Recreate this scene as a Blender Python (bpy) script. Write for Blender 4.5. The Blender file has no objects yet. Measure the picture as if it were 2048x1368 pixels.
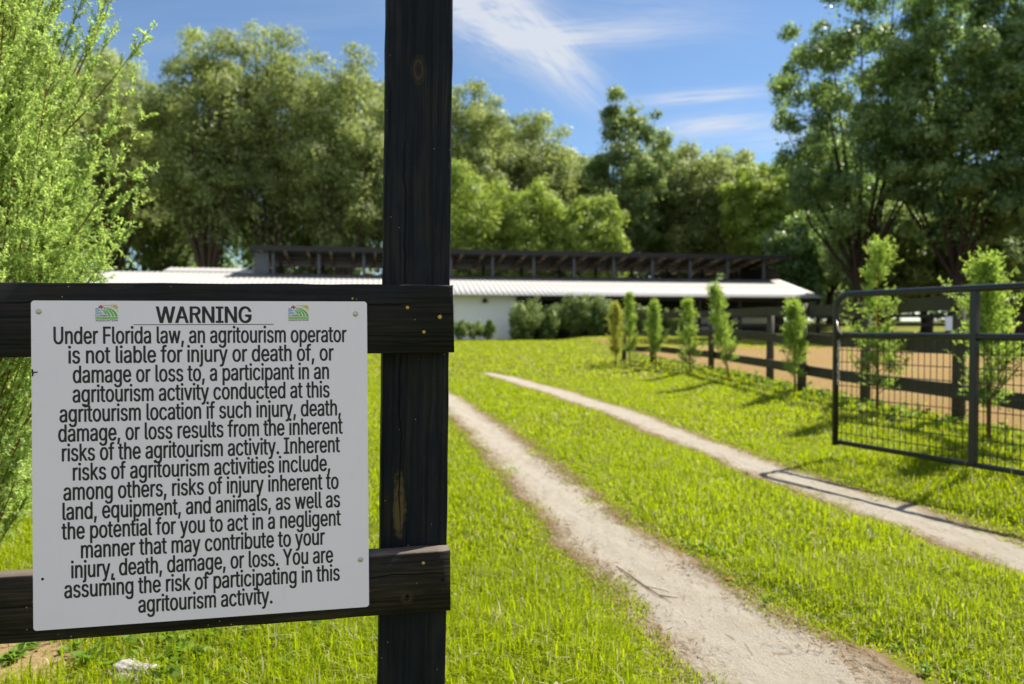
import bpy, math
import numpy as np
from mathutils import Vector, Matrix, Euler

C = bpy.context.scene.collection
SC = bpy.context.scene
R = math.radians

# ------------------------------------------------------------------ camera, sky, sun, exposure
CAM_H = 1.15
cam_d = bpy.data.cameras.new('camera'); cam = bpy.data.objects.new('camera', cam_d); C.objects.link(cam)
cam.location = (0, 0, CAM_H)
cam.rotation_euler = (R(90) - math.atan(29/1500), 0, 0)
cam_d.sensor_width = 36.0; cam_d.lens = 36.0*1500/2048
cam_d.clip_start = 0.05; cam_d.clip_end = 2000
cam_d.dof.use_dof = True; cam_d.dof.focus_distance = 1.47; cam_d.dof.aperture_fstop = 4.0
SC.camera = cam
SC.view_settings.view_transform = 'Standard'; SC.view_settings.look = 'None'
SC.view_settings.exposure = 1.45; SC.view_settings.gamma = 1.0; SC.view_settings.use_curve_mapping = False
SUN_EL, SUN_AZ = R(52), math.atan2(.80, .60)          # azimuth from +Y towards +X
sd = Vector((math.sin(SUN_AZ)*math.cos(SUN_EL), math.cos(SUN_AZ)*math.cos(SUN_EL), math.sin(SUN_EL)))
sun_l = bpy.data.lights.new('sun', 'SUN'); sun_l.energy = 4.2; sun_l.angle = R(.5); sun_l.color = (1, .93, .80)
sun = bpy.data.objects.new('sun', sun_l); C.objects.link(sun); sun.location = sd*60
sun.rotation_euler = (-sd).to_track_quat('-Z', 'Y').to_euler()

W = bpy.data.worlds.new('World'); SC.world = W; W.use_nodes = True
nt = W.node_tree; nt.nodes.clear()
class NB:
    """small node-building helper"""
    def __init__(s, tree): s.t = tree
    def n(s, typ, **kw):
        k = s.t.nodes.new(typ)
        for a, v in kw.items(): setattr(k, a, v)
        return k
    def link(s, a, b): s.t.links.new(a, b)
    def put(s, sock, v):
        if hasattr(v, 'is_linked') or isinstance(v, bpy.types.NodeSocket): s.t.links.new(v, sock)
        else: sock.default_value = v
    def m(s, op, a, b=0.0, c=0.0):
        k = s.n('ShaderNodeMath', operation=op)
        s.put(k.inputs[0], a); s.put(k.inputs[1], b); s.put(k.inputs[2], c)
        return k.outputs[0]
    def ss(s, v, a, b):
        k = s.n('ShaderNodeMapRange', interpolation_type='SMOOTHSTEP')
        s.put(k.inputs['Value'], v); s.put(k.inputs['From Min'], a); s.put(k.inputs['From Max'], b)
        return k.outputs[0]
    def mix(s, f, a, b, mode='MIX'):
        k = s.n('ShaderNodeMix', data_type='RGBA', blend_type=mode)
        s.put(k.inputs[0], f); s.put(k.inputs[6], a); s.put(k.inputs[7], b)
        return k.outputs[2]
    def noise(s, vec, scale, detail=4, rough=.55, dist=0.0):
        k = s.n('ShaderNodeTexNoise')
        s.put(k.inputs['Vector'], vec); k.inputs['Scale'].default_value = scale
        k.inputs['Detail'].default_value = detail; k.inputs['Roughness'].default_value = rough
        k.inputs['Distortion'].default_value = dist
        return k.outputs['Fac']
    def mapv(s, vec, scale=(1, 1, 1), rot=(0, 0, 0), loc=(0, 0, 0)):
        k = s.n('ShaderNodeMapping'); s.put(k.inputs['Vector'], vec)
        k.inputs['Scale'].default_value = scale; k.inputs['Rotation'].default_value = rot; k.inputs['Location'].default_value = loc
        return k.outputs[0]
    def sep(s, vec):
        k = s.n('ShaderNodeSeparateXYZ'); s.put(k.inputs[0], vec); return k.outputs
    def comb(s, x, y, z):
        k = s.n('ShaderNodeCombineXYZ')
        for i, v in enumerate((x, y, z)): s.put(k.inputs[i], v)
        return k.outputs[0]
def rgba(c): return (c[0], c[1], c[2], 1.0)

b = NB(nt)
sky = b.n('ShaderNodeTexSky', sky_type='NISHITA')
sky.sun_disc = False; sky.sun_elevation = SUN_EL; sky.sun_rotation = SUN_AZ
sky.altitude = 900; sky.air_density = 1.0; sky.dust_density = 0.15; sky.ozone_density = 3.0
tc = b.n('ShaderNodeTexCoord')
X, Y, Z = b.sep(tc.outputs['Generated'])
ym = b.m('MAXIMUM', Y, .05)
A_, E_ = b.m('DIVIDE', X, ym), b.m('DIVIDE', Z, ym)
tot = None
# (centre a, centre e, tilt, half-length, half-width, strength): thin cirrus streaks in the sky
for a0, e0, tilt, su, sv, st in [(-.01, .395, -.45, .085, .040, 1.0), (.05, .365, -.80, .085, .028, .9), (.10, .388, .05, .12, .017, .8), (-.05, .43, .1, .08, .025, .7),
                                 (.25, .306, .08, .085, .0085, .85), (.27, .268, .10, .075, .013, .9), (.42, .255, .1, .12, .013, .6), (.52, .34, .3, .04, .02, .9),
                                 (.2, .42, -.1, .12, .03, .22), (-.35, .40, .1, .25, .05, .10), (.9, .3, .1, .3, .05, .6), (-1.0, .35, .0, .3, .06, .5)]:
    dx, dy = b.m('SUBTRACT', A_, a0), b.m('SUBTRACT', E_, e0)
    c, s_ = math.cos(tilt), math.sin(tilt)
    u = b.m('DIVIDE', b.m('ADD', b.m('MULTIPLY', dx, c), b.m('MULTIPLY', dy, s_)), su)
    v = b.m('DIVIDE', b.m('ADD', b.m('MULTIPLY', dx, -s_), b.m('MULTIPLY', dy, c)), sv)
    uv = b.comb(u, v, a0*17)
    nz = b.ss(b.noise(b.mapv(uv, (.8, 1.7, 1)), 1.2, 7, .6, .5), .22, .68)
    g = b.m('POWER', 2.718, b.m('MULTIPLY', b.m('ADD', b.m('MULTIPLY', u, u), b.m('MULTIPLY', v, v)), -1.0))
    q = b.m('MULTIPLY', b.m('MULTIPLY', g, nz), st)
    tot = q if tot is None else b.m('ADD', tot, q)
tot = b.m('MULTIPLY', b.m('MINIMUM', tot, .85), b.m('GREATER_THAN', Y, .05))
skyc = b.mix(1.0, sky.outputs[0], (.90, .965, .99, 1), 'MULTIPLY')
lp = b.mix(tot, skyc, (5.4, 5.6, 6.0, 1))
# a bright broken veil of cloud added unseen behind the camera as fill light
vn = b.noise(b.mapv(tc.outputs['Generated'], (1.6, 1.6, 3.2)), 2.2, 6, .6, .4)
fill_veil = b.m('MULTIPLY', b.m('MULTIPLY', b.ss(Y, .12, -.35), b.ss(Z, .0, .15)), b.m('ADD', .35, b.m('MULTIPLY', b.ss(vn, .35, .65), .55)))
lp = b.mix(fill_veil, lp, (7.3, 7.6, 8.3, 1))
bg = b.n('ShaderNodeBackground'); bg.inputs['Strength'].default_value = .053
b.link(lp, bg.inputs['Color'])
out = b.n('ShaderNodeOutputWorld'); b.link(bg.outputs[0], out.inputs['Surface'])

# ------------------------------------------------------------------ object helpers
def tag(o, label=None, cat=None, group=None, kind=None):
    if label: o['label'] = label
    if cat: o['category'] = cat
    if group: o['group'] = group
    if kind: o['kind'] = kind
    return o
def thing(name, label, cat, loc=(0, 0, 0), rot=None, group=None):
    o = bpy.data.objects.new(name, None); C.objects.link(o); o.location = loc
    if rot is not None: o.rotation_euler = rot
    o.empty_display_size = .2
    return tag(o, label, cat, group)
def mesh_obj(name, V, F, mats, parent=None, tint=None, smooth=False, midx=None):
    """V (n,3); F: list of (m,k) int arrays (all k equal inside one array)"""
    V = np.asarray(V, np.float32)
    if not isinstance(F, list): F = [F]
    F = [np.asarray(f, np.int32) for f in F if len(f)]
    me = bpy.data.meshes.new(name)
    me.vertices.add(len(V)); me.vertices.foreach_set('co', V.ravel())
    lens = np.concatenate([np.full(len(f), f.shape[1], np.int32) for f in F])
    idx = np.concatenate([f.ravel() for f in F])
    starts = np.concatenate([[0], np.cumsum(lens)[:-1]]).astype(np.int32)
    me.loops.add(len(idx)); me.loops.foreach_set('vertex_index', idx)
    me.polygons.add(len(lens)); me.polygons.foreach_set('loop_start', starts); me.polygons.foreach_set('loop_total', lens)
    if smooth: me.polygons.foreach_set('use_smooth', np.ones(len(lens), bool))
    if midx is not None: me.polygons.foreach_set('material_index', np.asarray(midx, np.int32))
    if tint is not None:
        at = me.attributes.new('tint', 'FLOAT', 'FACE' if len(tint) == len(lens) else 'POINT')
        at.data.foreach_set('value', np.asarray(tint, np.float32))
    me.update(calc_edges=True); me.validate()
    for m in (mats if isinstance(mats, (list, tuple)) else [mats]): me.materials.append(m)
    o = bpy.data.objects.new(name, me); C.objects.link(o)
    if parent is not None: o.parent = parent
    return o
class MB:
    """collects shapes for ONE mesh"""
    def __init__(s): s.v, s.f = [], []
    def add(s, vs, fs):
        k = len(s.v); s.v += [tuple(map(float, p)) for p in vs]; s.f += [tuple(i+k for i in f) for f in fs]; return s
    def box(s, x0, x1, y0, y1, z0, z1):
        return s.add([(x0, y0, z0), (x1, y0, z0), (x1, y1, z0), (x0, y1, z0), (x0, y0, z1), (x1, y0, z1), (x1, y1, z1), (x0, y1, z1)],
                     [(0, 3, 2, 1), (4, 5, 6, 7), (0, 1, 5, 4), (1, 2, 6, 5), (2, 3, 7, 6), (3, 0, 4, 7)])
    def bar(s, a, b_, w, h, up=(0, 0, 1)):
        a, b_ = np.array(a, float), np.array(b_, float); d = b_-a; d /= np.linalg.norm(d)
        x = np.cross(d, up); x /= np.linalg.norm(x); z = np.cross(x, d)
        vs = [p+i*x*w/2+j*z*h/2 for p in (a, b_) for i, j in ((-1, -1), (1, -1), (1, 1), (-1, 1))]
        return s.add(vs, [(0, 1, 2, 3), (7, 6, 5, 4), (0, 4, 5, 1), (1, 5, 6, 2), (2, 6, 7, 3), (3, 7, 4, 0)])
    def tube(s, pts, rad, n=8, caps=True):
        pts = np.array(pts, float); m = len(pts)
        rad = np.full(m, rad) if np.isscalar(rad) else np.array(rad, float)
        T = np.gradient(pts, axis=0); T /= np.linalg.norm(T, axis=1)[:, None]+1e-12
        ref = np.array([0, 0, 1.]) if abs(T[0][2]) < .9 else np.array([1., 0, 0])
        vs = []; x = np.cross(T[0], ref); x /= np.linalg.norm(x)
        for i in range(m):
            x = x-T[i]*(x@T[i]); x /= np.linalg.norm(x)+1e-12; y = np.cross(T[i], x)
            for k in range(n):
                a = 2*math.pi*k/n; vs.append(pts[i]+rad[i]*(math.cos(a)*x+math.sin(a)*y))
        fs = [(i*n+k, i*n+(k+1) % n, (i+1)*n+(k+1) % n, (i+1)*n+k) for i in range(m-1) for k in range(n)]
        if caps: fs += [tuple(range(n-1, -1, -1)), tuple((m-1)*n+k for k in range(n))]
        return s.add(vs, fs)
    def build(s, name, mat, parent=None, smooth=False, bevel=0):
        me = bpy.data.meshes.new(name); me.from_pydata(s.v, [], s.f); me.update()
        if smooth: me.polygons.foreach_set('use_smooth', np.ones(len(me.polygons), bool))
        for m in (mat if isinstance(mat, (list, tuple)) else [mat]): me.materials.append(m)
        o = bpy.data.objects.new(name, me); C.objects.link(o)
        if parent is not None: o.parent = parent
        if bevel:
            bv = o.modifiers.new('bevel', 'BEVEL'); bv.width = bevel; bv.segments = 2; bv.limit_method = 'ANGLE'
        return o
def unit(v): return v/(np.linalg.norm(v, axis=-1, keepdims=True)+1e-9)
def rot_z(V, a):
    c, s_ = math.cos(a), math.sin(a); return np.stack([V[:, 0]*c-V[:, 1]*s_, V[:, 0]*s_+V[:, 1]*c, V[:, 2]], 1)

# ------------------------------------------------------------------ materials
def new_mat(name):
    m = bpy.data.materials.new(name); m.use_nodes = True; t = m.node_tree; t.nodes.clear()
    k = NB(t); o = k.n('ShaderNodeOutputMaterial'); return m, k, o
def principled(k, o, color, rough=.6, spec=.5, metal=0.0, bump=None, bdist=.002, bstr=.5):
    p = k.n('ShaderNodeBsdfPrincipled')
    k.put(p.inputs['Base Color'], color if not isinstance(color, tuple) else rgba(color))
    k.put(p.inputs['Roughness'], rough); k.put(p.inputs['Specular IOR Level'], spec); p.inputs['Metallic'].default_value = metal
    if bump is not None:
        bn = k.n('ShaderNodeBump'); bn.inputs['Strength'].default_value = bstr; bn.inputs['Distance'].default_value = bdist
        k.put(bn.inputs['Height'], bump); k.link(bn.outputs[0], p.inputs['Normal'])
    if o is not None: k.link(p.outputs[0], o.inputs['Surface'])
    return p
def plain(name, col, rough=.6, spec=.4, metal=0.0, var=.25, scale=8.0, bump=.3, bdist=.002):
    m, k, o = new_mat(name); t = k.n('ShaderNodeTexCoord').outputs['Object']
    n1 = k.noise(t, scale, 6); c = k.mix(n1, rgba([v*(1-var) for v in col]), rgba([min(1, v*(1+var)) for v in col]))
    principled(k, o, c, rough, spec, metal, k.noise(t, scale*6, 4), bdist, bump); return m
def leaf_mat(name, dark, light, trans=.4, rough=.5, spec=.25, tr_col=None, dry=None, dry_glint_at=.97, patch=None):
    """leaves: colour varies leaf by leaf (tint attribute); light passes through"""
    m, k, o = new_mat(name)
    at = k.n('ShaderNodeAttribute', attribute_name='tint').outputs['Fac']
    c = k.mix(at, rgba(dark), rgba(light))
    if patch is not None:
        pf_ = k.m('MULTIPLY', k.ss(k.noise(k.n('ShaderNodeTexCoord').outputs['Object'], .9, 5, .65),   .46, .66), .35); c = k.mix(pf_, c, rgba(patch))
    tl = tr_col or [v*1.25 for v in light]
    c2 = k.mix(at, rgba([v*.8 for v in tl]), rgba(tl))
    if dry is not None:
        f = k.m('GREATER_THAN', at, dry_glint_at); c = k.mix(f, c, rgba(dry)); c2 = k.mix(f, c2, rgba(dry))  # dry blades; the pale tone also paints in glints on the grass
    p = principled(k, None, c, rough, spec)
    t = k.n('ShaderNodeBsdfTranslucent'); k.link(c2, t.inputs['Color'])
    mx = k.n('ShaderNodeMixShader'); mx.inputs[0].default_value = trans
    k.link(p.outputs[0], mx.inputs[1]); k.link(t.outputs[0], mx.inputs[2]); k.link(mx.outputs[0], o.inputs['Surface'])
    return m
def wood_mat(name, axis, cracks=(), knots=(), bare=(), top_worn=0, base=(.0028, .0050, .0088), warm=(.040, .027, .016), warm_amt=.6, speck=.9):
    """black stained timber, grain along `axis`; cracks (x0, z0, z1, w) and knots / bare patches (a, c, ra, rc) in the board's own face coordinates"""
    m, k, o = new_mat(name); t = k.n('ShaderNodeTexCoord').outputs['Object']
    x, y, z = k.sep(t)
    al, ac = (x, z) if axis == 'x' else (z, x)            # along, across
    p = k.comb(al, ac, y)
    warp = k.noise(k.mapv(p, (2.2, 9, 9)), 1.0, 3)
    acw = k.m('ADD', ac, k.m('MULTIPLY', warp, .025))
    pw = k.comb(al, acw, y)
    grain = k.noise(k.mapv(pw, (3.5, 150, 90)), 1.0, 6, .65)
    rings = k.noise(k.mapv(pw, (.8, 46, 20)), 1.0, 3, .5)
    gl = k.ss(rings, .35, .68)
    rough_n = k.noise(p, 38, 7, .7)
    c = k.mix(k.ss(grain, .3, .7), rgba([v*.35 for v in base]), rgba([v*2.0 for v in base]))
    c = k.mix(k.m('MULTIPLY', gl, .55), c, rgba([v*1.6 for v in base]))
    worn = k.m('MULTIPLY', k.ss(k.noise(k.mapv(p, (3, 9, 4)), 1.6, 6, .7), .40, .66), warm_amt)
    c = k.mix(k.m('MULTIPLY', worn, k.ss(grain, .3, .7)), c, rgba(warm))
    h = k.m('ADD', k.m('MULTIPLY', grain, .8), k.m('ADD', k.m('MULTIPLY', rings, .9), k.m('MULTIPLY', rough_n, .5)))
    for ca, cc, ra, rc in bare:
        da = k.m('DIVIDE', k.m('SUBTRACT', al, ca), ra); dc = k.m('DIVIDE', k.m('SUBTRACT', ac, cc), rc)
        d = k.m('ADD', k.m('ADD', k.m('MULTIPLY', da, da), k.m('MULTIPLY', dc, dc)), k.m('ADD', k.m('MULTIPLY', k.m('SUBTRACT', grain, .5), 3.2), k.m('MULTIPLY', k.m('SUBTRACT', rough_n, .5), 3.5)))
        f = k.m('MULTIPLY', k.ss(d, 1.0, .1), .65); c = k.mix(f, c, k.mix(grain, (.05, .035, .012, 1), (.21, .155, .055, 1)))
    for ca, cc, ra, rc in knots:
        da = k.m('DIVIDE', k.m('SUBTRACT', al, ca), ra); dc = k.m('DIVIDE', k.m('SUBTRACT', ac, cc), rc)
        d = k.m('SQRT', k.m('ADD', k.m('MULTIPLY', da, da), k.m('MULTIPLY', dc, dc)))
        d = k.m('ADD', d, k.m('MULTIPLY', k.m('SUBTRACT', rough_n, .5), .9))
        ring = k.m('MULTIPLY', k.m('ADD', .35, k.m('MULTIPLY', k.ss(k.m('SINE', k.m('MULTIPLY', d, 13)), -.6, .9), .65)), k.ss(d, 1.2, .75))
        c = k.mix(k.m('MULTIPLY', ring, .7), c, (.062, .043, .028, 1)); h = k.m('ADD', h, k.m('MULTIPLY', ring, .6))
        core = k.ss(d, .35, .15); c = k.mix(core, c, (.012, .009, .007, 1))
    for c0, a0, a1, w in cracks:
        path = k.m('ADD', c0, k.m('MULTIPLY', k.m('SUBTRACT', k.noise(k.comb(al, c0*9, 0), 7, 3), .5), .030))
        dd = k.m('ABSOLUTE', k.m('SUBTRACT', ac, path))
        fade = k.m('MULTIPLY', k.ss(al, a0, a0+.08), k.ss(al, a1, a1-.08))
        f = k.m('MULTIPLY', k.ss(dd, w, w*.35), fade)
        c = k.mix(f, c, (.0015, .0015, .0015, 1)); h = k.m('SUBTRACT', h, k.m('MULTIPLY', f, 4.0))
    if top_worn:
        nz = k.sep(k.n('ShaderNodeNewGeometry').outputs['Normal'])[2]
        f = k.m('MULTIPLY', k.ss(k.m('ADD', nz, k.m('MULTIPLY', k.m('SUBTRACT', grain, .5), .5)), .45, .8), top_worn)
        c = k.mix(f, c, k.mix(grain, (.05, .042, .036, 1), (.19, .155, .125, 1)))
    vo = k.n('ShaderNodeTexVoronoi'); k.put(vo.inputs['Vector'], p); vo.inputs['Scale'].default_value = 95
    sc_ = k.sep(vo.outputs['Color'])
    spk = k.m('MULTIPLY', k.ss(k.m('ADD', vo.outputs['Distance'], k.m('MULTIPLY', rough_n, .10)), .20, .11), k.m('GREATER_THAN', sc_[0], speck))
    c = k.mix(spk, c, k.mix(sc_[1], (.30, .22, .09, 1), (.33, .30, .26, 1)))
    principled(k, o, c, k.m('ADD', .45, k.m('MULTIPLY', rough_n, .3)), (.14), 0, h, .0024, 1.0)
    return m
def bark_mat(name, a, c_):
    m, k, o = new_mat(name); t = k.n('ShaderNodeTexCoord').outputs['Object']
    n1 = k.noise(k.mapv(t, (6, 6, 1.5)), 2.0, 7, .65)
    principled(k, o, k.mix(n1, rgba(a), rgba(c_)), .9, .1, 0, n1, .03, .8); return m

# ground: soil under lawn, pale sand in the ruts, orange dry soil in the paddock
m, k, o = new_mat('lawn_soil'); t = k.n('ShaderNodeTexCoord').outputs['Object']
n1 = k.noise(t, 1.1, 6, .6); n2 = k.noise(t, 35, 6, .7)
c = k.mix(k.ss(n1, .35, .7), (.09, .105, .010, 1), (.155, .165, .016, 1)); c = k.mix(k.ss(n2, .52, .75), c, (.125, .095, .030, 1))
sx_, sy_, sz_ = k.sep(t); dxx = k.m('DIVIDE', k.m('ADD', sx_, 1.75), .5); dyy = k.m('DIVIDE', k.m('SUBTRACT', sy_, 2.5), .38)
dry = k.ss(k.m('ADD', k.m('ADD', k.m('MULTIPLY', dxx, dxx), k.m('MULTIPLY', dyy, dyy)), k.m('MULTIPLY', k.m('SUBTRACT', k.noise(t, 9, 6, .7), .5), 2.0)), 1.3, .5)
c = k.mix(dry, c, k.mix(n2, (.13, .075, .03, 1), (.36, .27, .15, 1)))
principled(k, o, c, .95, .1, 0, n2, .02, .8); M_LAWN = m
m, k, o = new_mat('rut_sand'); t = k.n('ShaderNodeTexCoord').outputs['Object']
ed = k.n('ShaderNodeAttribute', attribute_name='tint').outputs['Fac']
n1 = k.noise(t, 3.2, 7, .65); n2 = k.noise(t, 60, 6, .75); n3 = k.noise(k.mapv(t, (9, 3, 9)), 2.0, 8, .75, 1.5)
c = k.mix(n2, (.255, .228, .185, 1), (.385, .352, .30, 1)); c = k.mix(k.ss(n1, .45, .75), c, (.29, .25, .19, 1))
fr = k.m('ADD', ed, k.m('MULTIPLY', k.m('SUBTRACT', n3, .5), 1.5)); c = k.mix(k.m('MULTIPLY', k.ss(fr, .40, .88), .85), c, k.mix(n2, (.11, .065, .022, 1), (.21, .14, .06, 1)))
c = k.mix(k.m('MULTIPLY', k.ss(n3, .56, .66), .65), c, (.13, .08, .035, 1))
principled(k, o, c, .95, .1, 0, k.m('ADD', n2, k.m('MULTIPLY', n1, 2.0)), .018, .9); M_SAND = m
m, k, o = new_mat('paddock_soil'); t = k.n('ShaderNodeTexCoord').outputs['Object']
n1 = k.noise(t, .45, 5, .6); n2 = k.noise(t, 22, 6, .75)
c = k.mix(n2, (.17, .105, .036, 1), (.265, .175, .070, 1)); c = k.mix(k.ss(n1, .5, .8), c, (.22, .165, .10, 1))
principled(k, o, c, .95, .1, 0, n2, .03, .9); M_PAD = m
M_STONE = plain('pale_stone', (.33, .31, .285), .85, .2, 0, .25, 14, .8, .01)
M_BLACKPIPE = plain('black_pipe', (.014, .015, .018), .32, .5, 0, .3, 30, .2)
M_WIRE = plain('dark_wire', (.020, .019, .018), .5, .4, .3, .3, 40, .2)
M_RAILWOOD = plain('dark_fence_board', (.052, .045, .030), .7, .3, 0, .5, 7, .6, .006)
M_WHITEROOF = plain('white_metal_roof', (.37, .365, .36), .5, .5, 0, .04, 1.5, .1)
M_WHITEWALL = plain('white_siding', (.80, .80, .81), .7, .3, 0, .05, 2, .2)
M_CREAM = plain('cream_board', (.52, .50, .44), .7, .3, 0, .1, 3, .3)
M_DARKROOF = plain('charcoal_roof', (.022, .021, .022), .6, .3, 0, .3, 4, .3)
M_GREYSTEEL = plain('slate_grey_timber', (.095, .105, .125), .6, .3, 0, .2, 5, .3)
M_RAFTER = plain('brown_rafter_wood', (.52, .41, .31), .8, .2, 0, .25, 5, .4)
M_DARKWALL = plain('dark_stall_boards', (.030, .026, .024), .8, .2, 0, .4, 3, .4)
M_GLASS = plain('dark_window_glass', (.012, .014, .018), .08, .6, 0, .1, 3, 0)
m, k, o = new_mat('white_sign_face'); t = k.n('ShaderNodeTexCoord').outputs['Object']
n1 = k.noise(t, 4, 6, .6); n2 = k.noise(k.mapv(t, (30, 30, 5)), 1.0, 6, .7); n3 = k.noise(t, 150, 3, .6)
c = k.mix(n1, (.70, .645, .76, 1), (.775, .715, .84, 1)); c = k.mix(k.m('MULTIPLY', k.ss(n2, .56, .78), .22), c, (.50, .47, .40, 1)); c = k.mix(k.m('MULTIPLY', k.ss(n3, .70, .76), .5), c, (.35, .32, .28, 1))
principled(k, o, c, k.m('ADD', .28, k.m('MULTIPLY', n1, .2)), .5, 0, n1, .0006, .08); M_ALU = m
M_INK = plain('black_lettering', (.013, .016, .017), .5, .35, 0, .2, 60, .1, .0003)
M_SCREW = plain('zinc_screw', (.45, .44, .40), .35, .5, .7, .3, 300, .2, .0005)
M_NAIL = plain('brass_nail', (.42, .30, .07), .4, .5, .5, .4, 400, .2, .0005)
M_HOLE = plain('dark_hole', (.004, .004, .004), .9, .1)
M_BARK = bark_mat('oak_bark', (.030, .022, .015), (.13, .10, .075))
M_BARK2 = bark_mat('cedar_bark', (.07, .028, .012), (.22, .10, .04))
M_TWIG = plain('brown_twig', (.19, .11, .045), .8, .2, 0, .4, 40, .4)
M_DRY = plain('dry_leaf', (.30, .14, .04), .7, .2, 0, .3, 60, .3)
G_SW = dict(rough=.45, spec=.35)
M_GRASS = leaf_mat('grass_blade', (.125, .180, .004), (.33, .385, .008), .50, .55, .14, (.46, .58, .002), (.50, .45, .27), .945, patch=(.24, .25, .035))
M_WEED = leaf_mat('weed_leaf', (.075, .15, .015), (.18, .29, .04), .40, .55, .25, (.22, .38, .025))
M_CEDAR = leaf_mat('bright_cedar_leaf', (.20, .33, .075), (.58, .71, .32), .55, .45, .3, (.60, .80, .17))
M_SAP = leaf_mat('young_cedar_leaf', (.13, .22, .030), (.40, .53, .14), .52, .5, .2, (.48, .66, .09))
M_SAPDRY = leaf_mat('browning_cedar_leaf', (.19, .23, .03), (.44, .43, .10), .52, .5, .2, (.52, .54, .07))
M_HEDGE = leaf_mat('hedge_leaf', (.040, .080, .020), (.25, .33, .09), .40, .42, .4)
M_OAK = [leaf_mat('oak_leaf_olive', (.060, .095, .034), (.43, .49, .205), .44, .5, .3, (.47, .56, .15)),
         leaf_mat('oak_leaf_deep', (.045, .082, .036), (.31, .40, .165), .44, .48, .3, (.37, .49, .12)),
         leaf_mat('oak_leaf_fresh', (.11, .175, .026), (.42, .52, .13), .47, .5, .3, (.47, .61, .09)),
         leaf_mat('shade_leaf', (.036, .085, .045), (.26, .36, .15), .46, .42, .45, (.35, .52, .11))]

# ------------------------------------------------------------------ terrain
def S(t): t = np.clip(t, 0, 1); return t*t*(3-2*t)
def terr(x, y):
    x, y = np.asarray(x, float), np.asarray(y, float)
    return .45*S((y-9)/36)+.18*S((x-2.6)/1.6)+1.2*S((y-50)/30)*S((x-14)/10)
def axis(*segs):
    out = []
    for a, b_, st in segs: out += list(np.arange(a, b_, st))
    return np.array(out+[segs[-1][1]])
gx = axis((-400, -60, 20), (-60, -12, 3), (-12, 12, .4), (12, 60, 3), (60, 400, 20))
gy = axis((-60, -6, 6), (-6, 26, .4), (26, 90, 3), (90, 700, 30))
GX, GY = np.meshgrid(gx, gy); GZ = terr(GX, GY)
nx, ny = len(gx), len(gy)
idx = np.arange(nx*ny).reshape(ny, nx)
q = np.stack([idx[:-1, :-1], idx[:-1, 1:], idx[1:, 1:], idx[1:, :-1]], -1).reshape(-1, 4)
tag(mesh_obj('ground', np.stack([GX, GY, GZ], -1).reshape(-1, 3), q, M_LAWN, smooth=True), kind='structure')

T1 = np.array([(1.10, .6, .38), (1.01, 1.5, .38), (.90, 2.4, .375), (.79, 2.89, .31), (.67, 3.47, .29), (.47, 4.35, .25), (.32, 4.98, .255), (.17, 5.83, .27), (-.02, 7.02, .27), (-.39, 8.83, .25), (-.69, 10.42, .24), (-1.5, 14, .22), (-2.6, 18, .2)])
T2 = np.array([(3.0, .6, .3), (2.75, 2.2, .3), (2.58, 3.4, .25), (2.50, 3.86, .25), (2.30, 4.98, .25), (2.05, 6.08, .245), (1.79, 7.65, .225), (1.66, 8.83, .24), (1.40, 10.42, .25), (.68, 13.55, .27), (-.15, 16.49, .24), (-.62, 17.9, .12)])
rng0 = np.random.default_rng(5)
def wob(y, s): return .6*np.sin(y*2.1+s)+.45*np.sin(y*5.3+s*2.7)+.35*np.sin(y*11.7+s*4.1)+.25*np.sin(y*23+s*7)+.15*np.sin(y*41+s*3)
def rut(T, y): return np.interp(y, T[:, 1], T[:, 0]), np.interp(y, T[:, 1], T[:, 2])
def rut_d(T, x, y, s):
    """normalised distance from the rut's centre line (1 = its ragged edge)"""
    cx, hw = rut(T, y)
    side = np.sign(x-cx)
    return np.where((y > T[0, 1]) & (y < T[-1, 1]), np.abs(x-cx)/(hw*(1+.16*wob(y*1.0, s+side*1.3))+1e-6), 9)
for T, s in ((T1, 1.0), (T2, 4.0)):
    ys = np.concatenate([np.arange(T[0, 1], 8, .03), np.arange(8, T[-1, 1], .08)])
    cx, hw = rut(T, ys); us = np.linspace(-1, 1, 25)
    V = []; tt = []
    for u in us:
        side = np.sign(u); e = hw*(1+.16*wob(ys, s+side*1.3))*1.22
        xx = cx+u*e; zz = terr(xx, ys)+.006-.022*S((np.abs(u)-.82)/.18)+.004*wob(ys*1.7+u*5, s)*(1-abs(u))
        V.append(np.stack([xx, ys, zz], -1)); tt.append(np.full(len(ys), abs(u)))
    V = np.stack(V, 1); n_y, n_u = V.shape[:2]
    ii = np.arange(n_y*n_u).reshape(n_y, n_u)
    qq = np.stack([ii[:-1, :-1], ii[:-1, 1:], ii[1:, 1:], ii[1:, :-1]], -1).reshape(-1, 4)
    tag(mesh_obj('sand_track', V.reshape(-1, 3), qq, M_SAND, tint=np.stack(tt, 1).ravel(), smooth=True), kind='structure')
# dry paddock behind the pasture fence
px_, py_ = axis((4.72, 8, .25), (8, 34, 1)), axis((3.2, 12, .4), (12, 40, 1))
PX, PY = np.meshgrid(px_, py_)
PX = PX+np.where(PX < 4.8, .12*wob(PY*.9, 2), 0)-S((PY-15)/8)*np.clip(1-(PX-4.6)/6, 0, 1)*.75
PZ = terr(PX, PY)+.012
ii = np.arange(PX.size).reshape(PX.shape)
qq = np.stack([ii[:-1, :-1], ii[:-1, 1:], ii[1:, 1:], ii[1:, :-1]], -1).reshape(-1, 4)
tag(mesh_obj('paddock_soil', np.stack([PX, PY, PZ], -1).reshape(-1, 3), qq, M_PAD, smooth=True), kind='structure')

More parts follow.
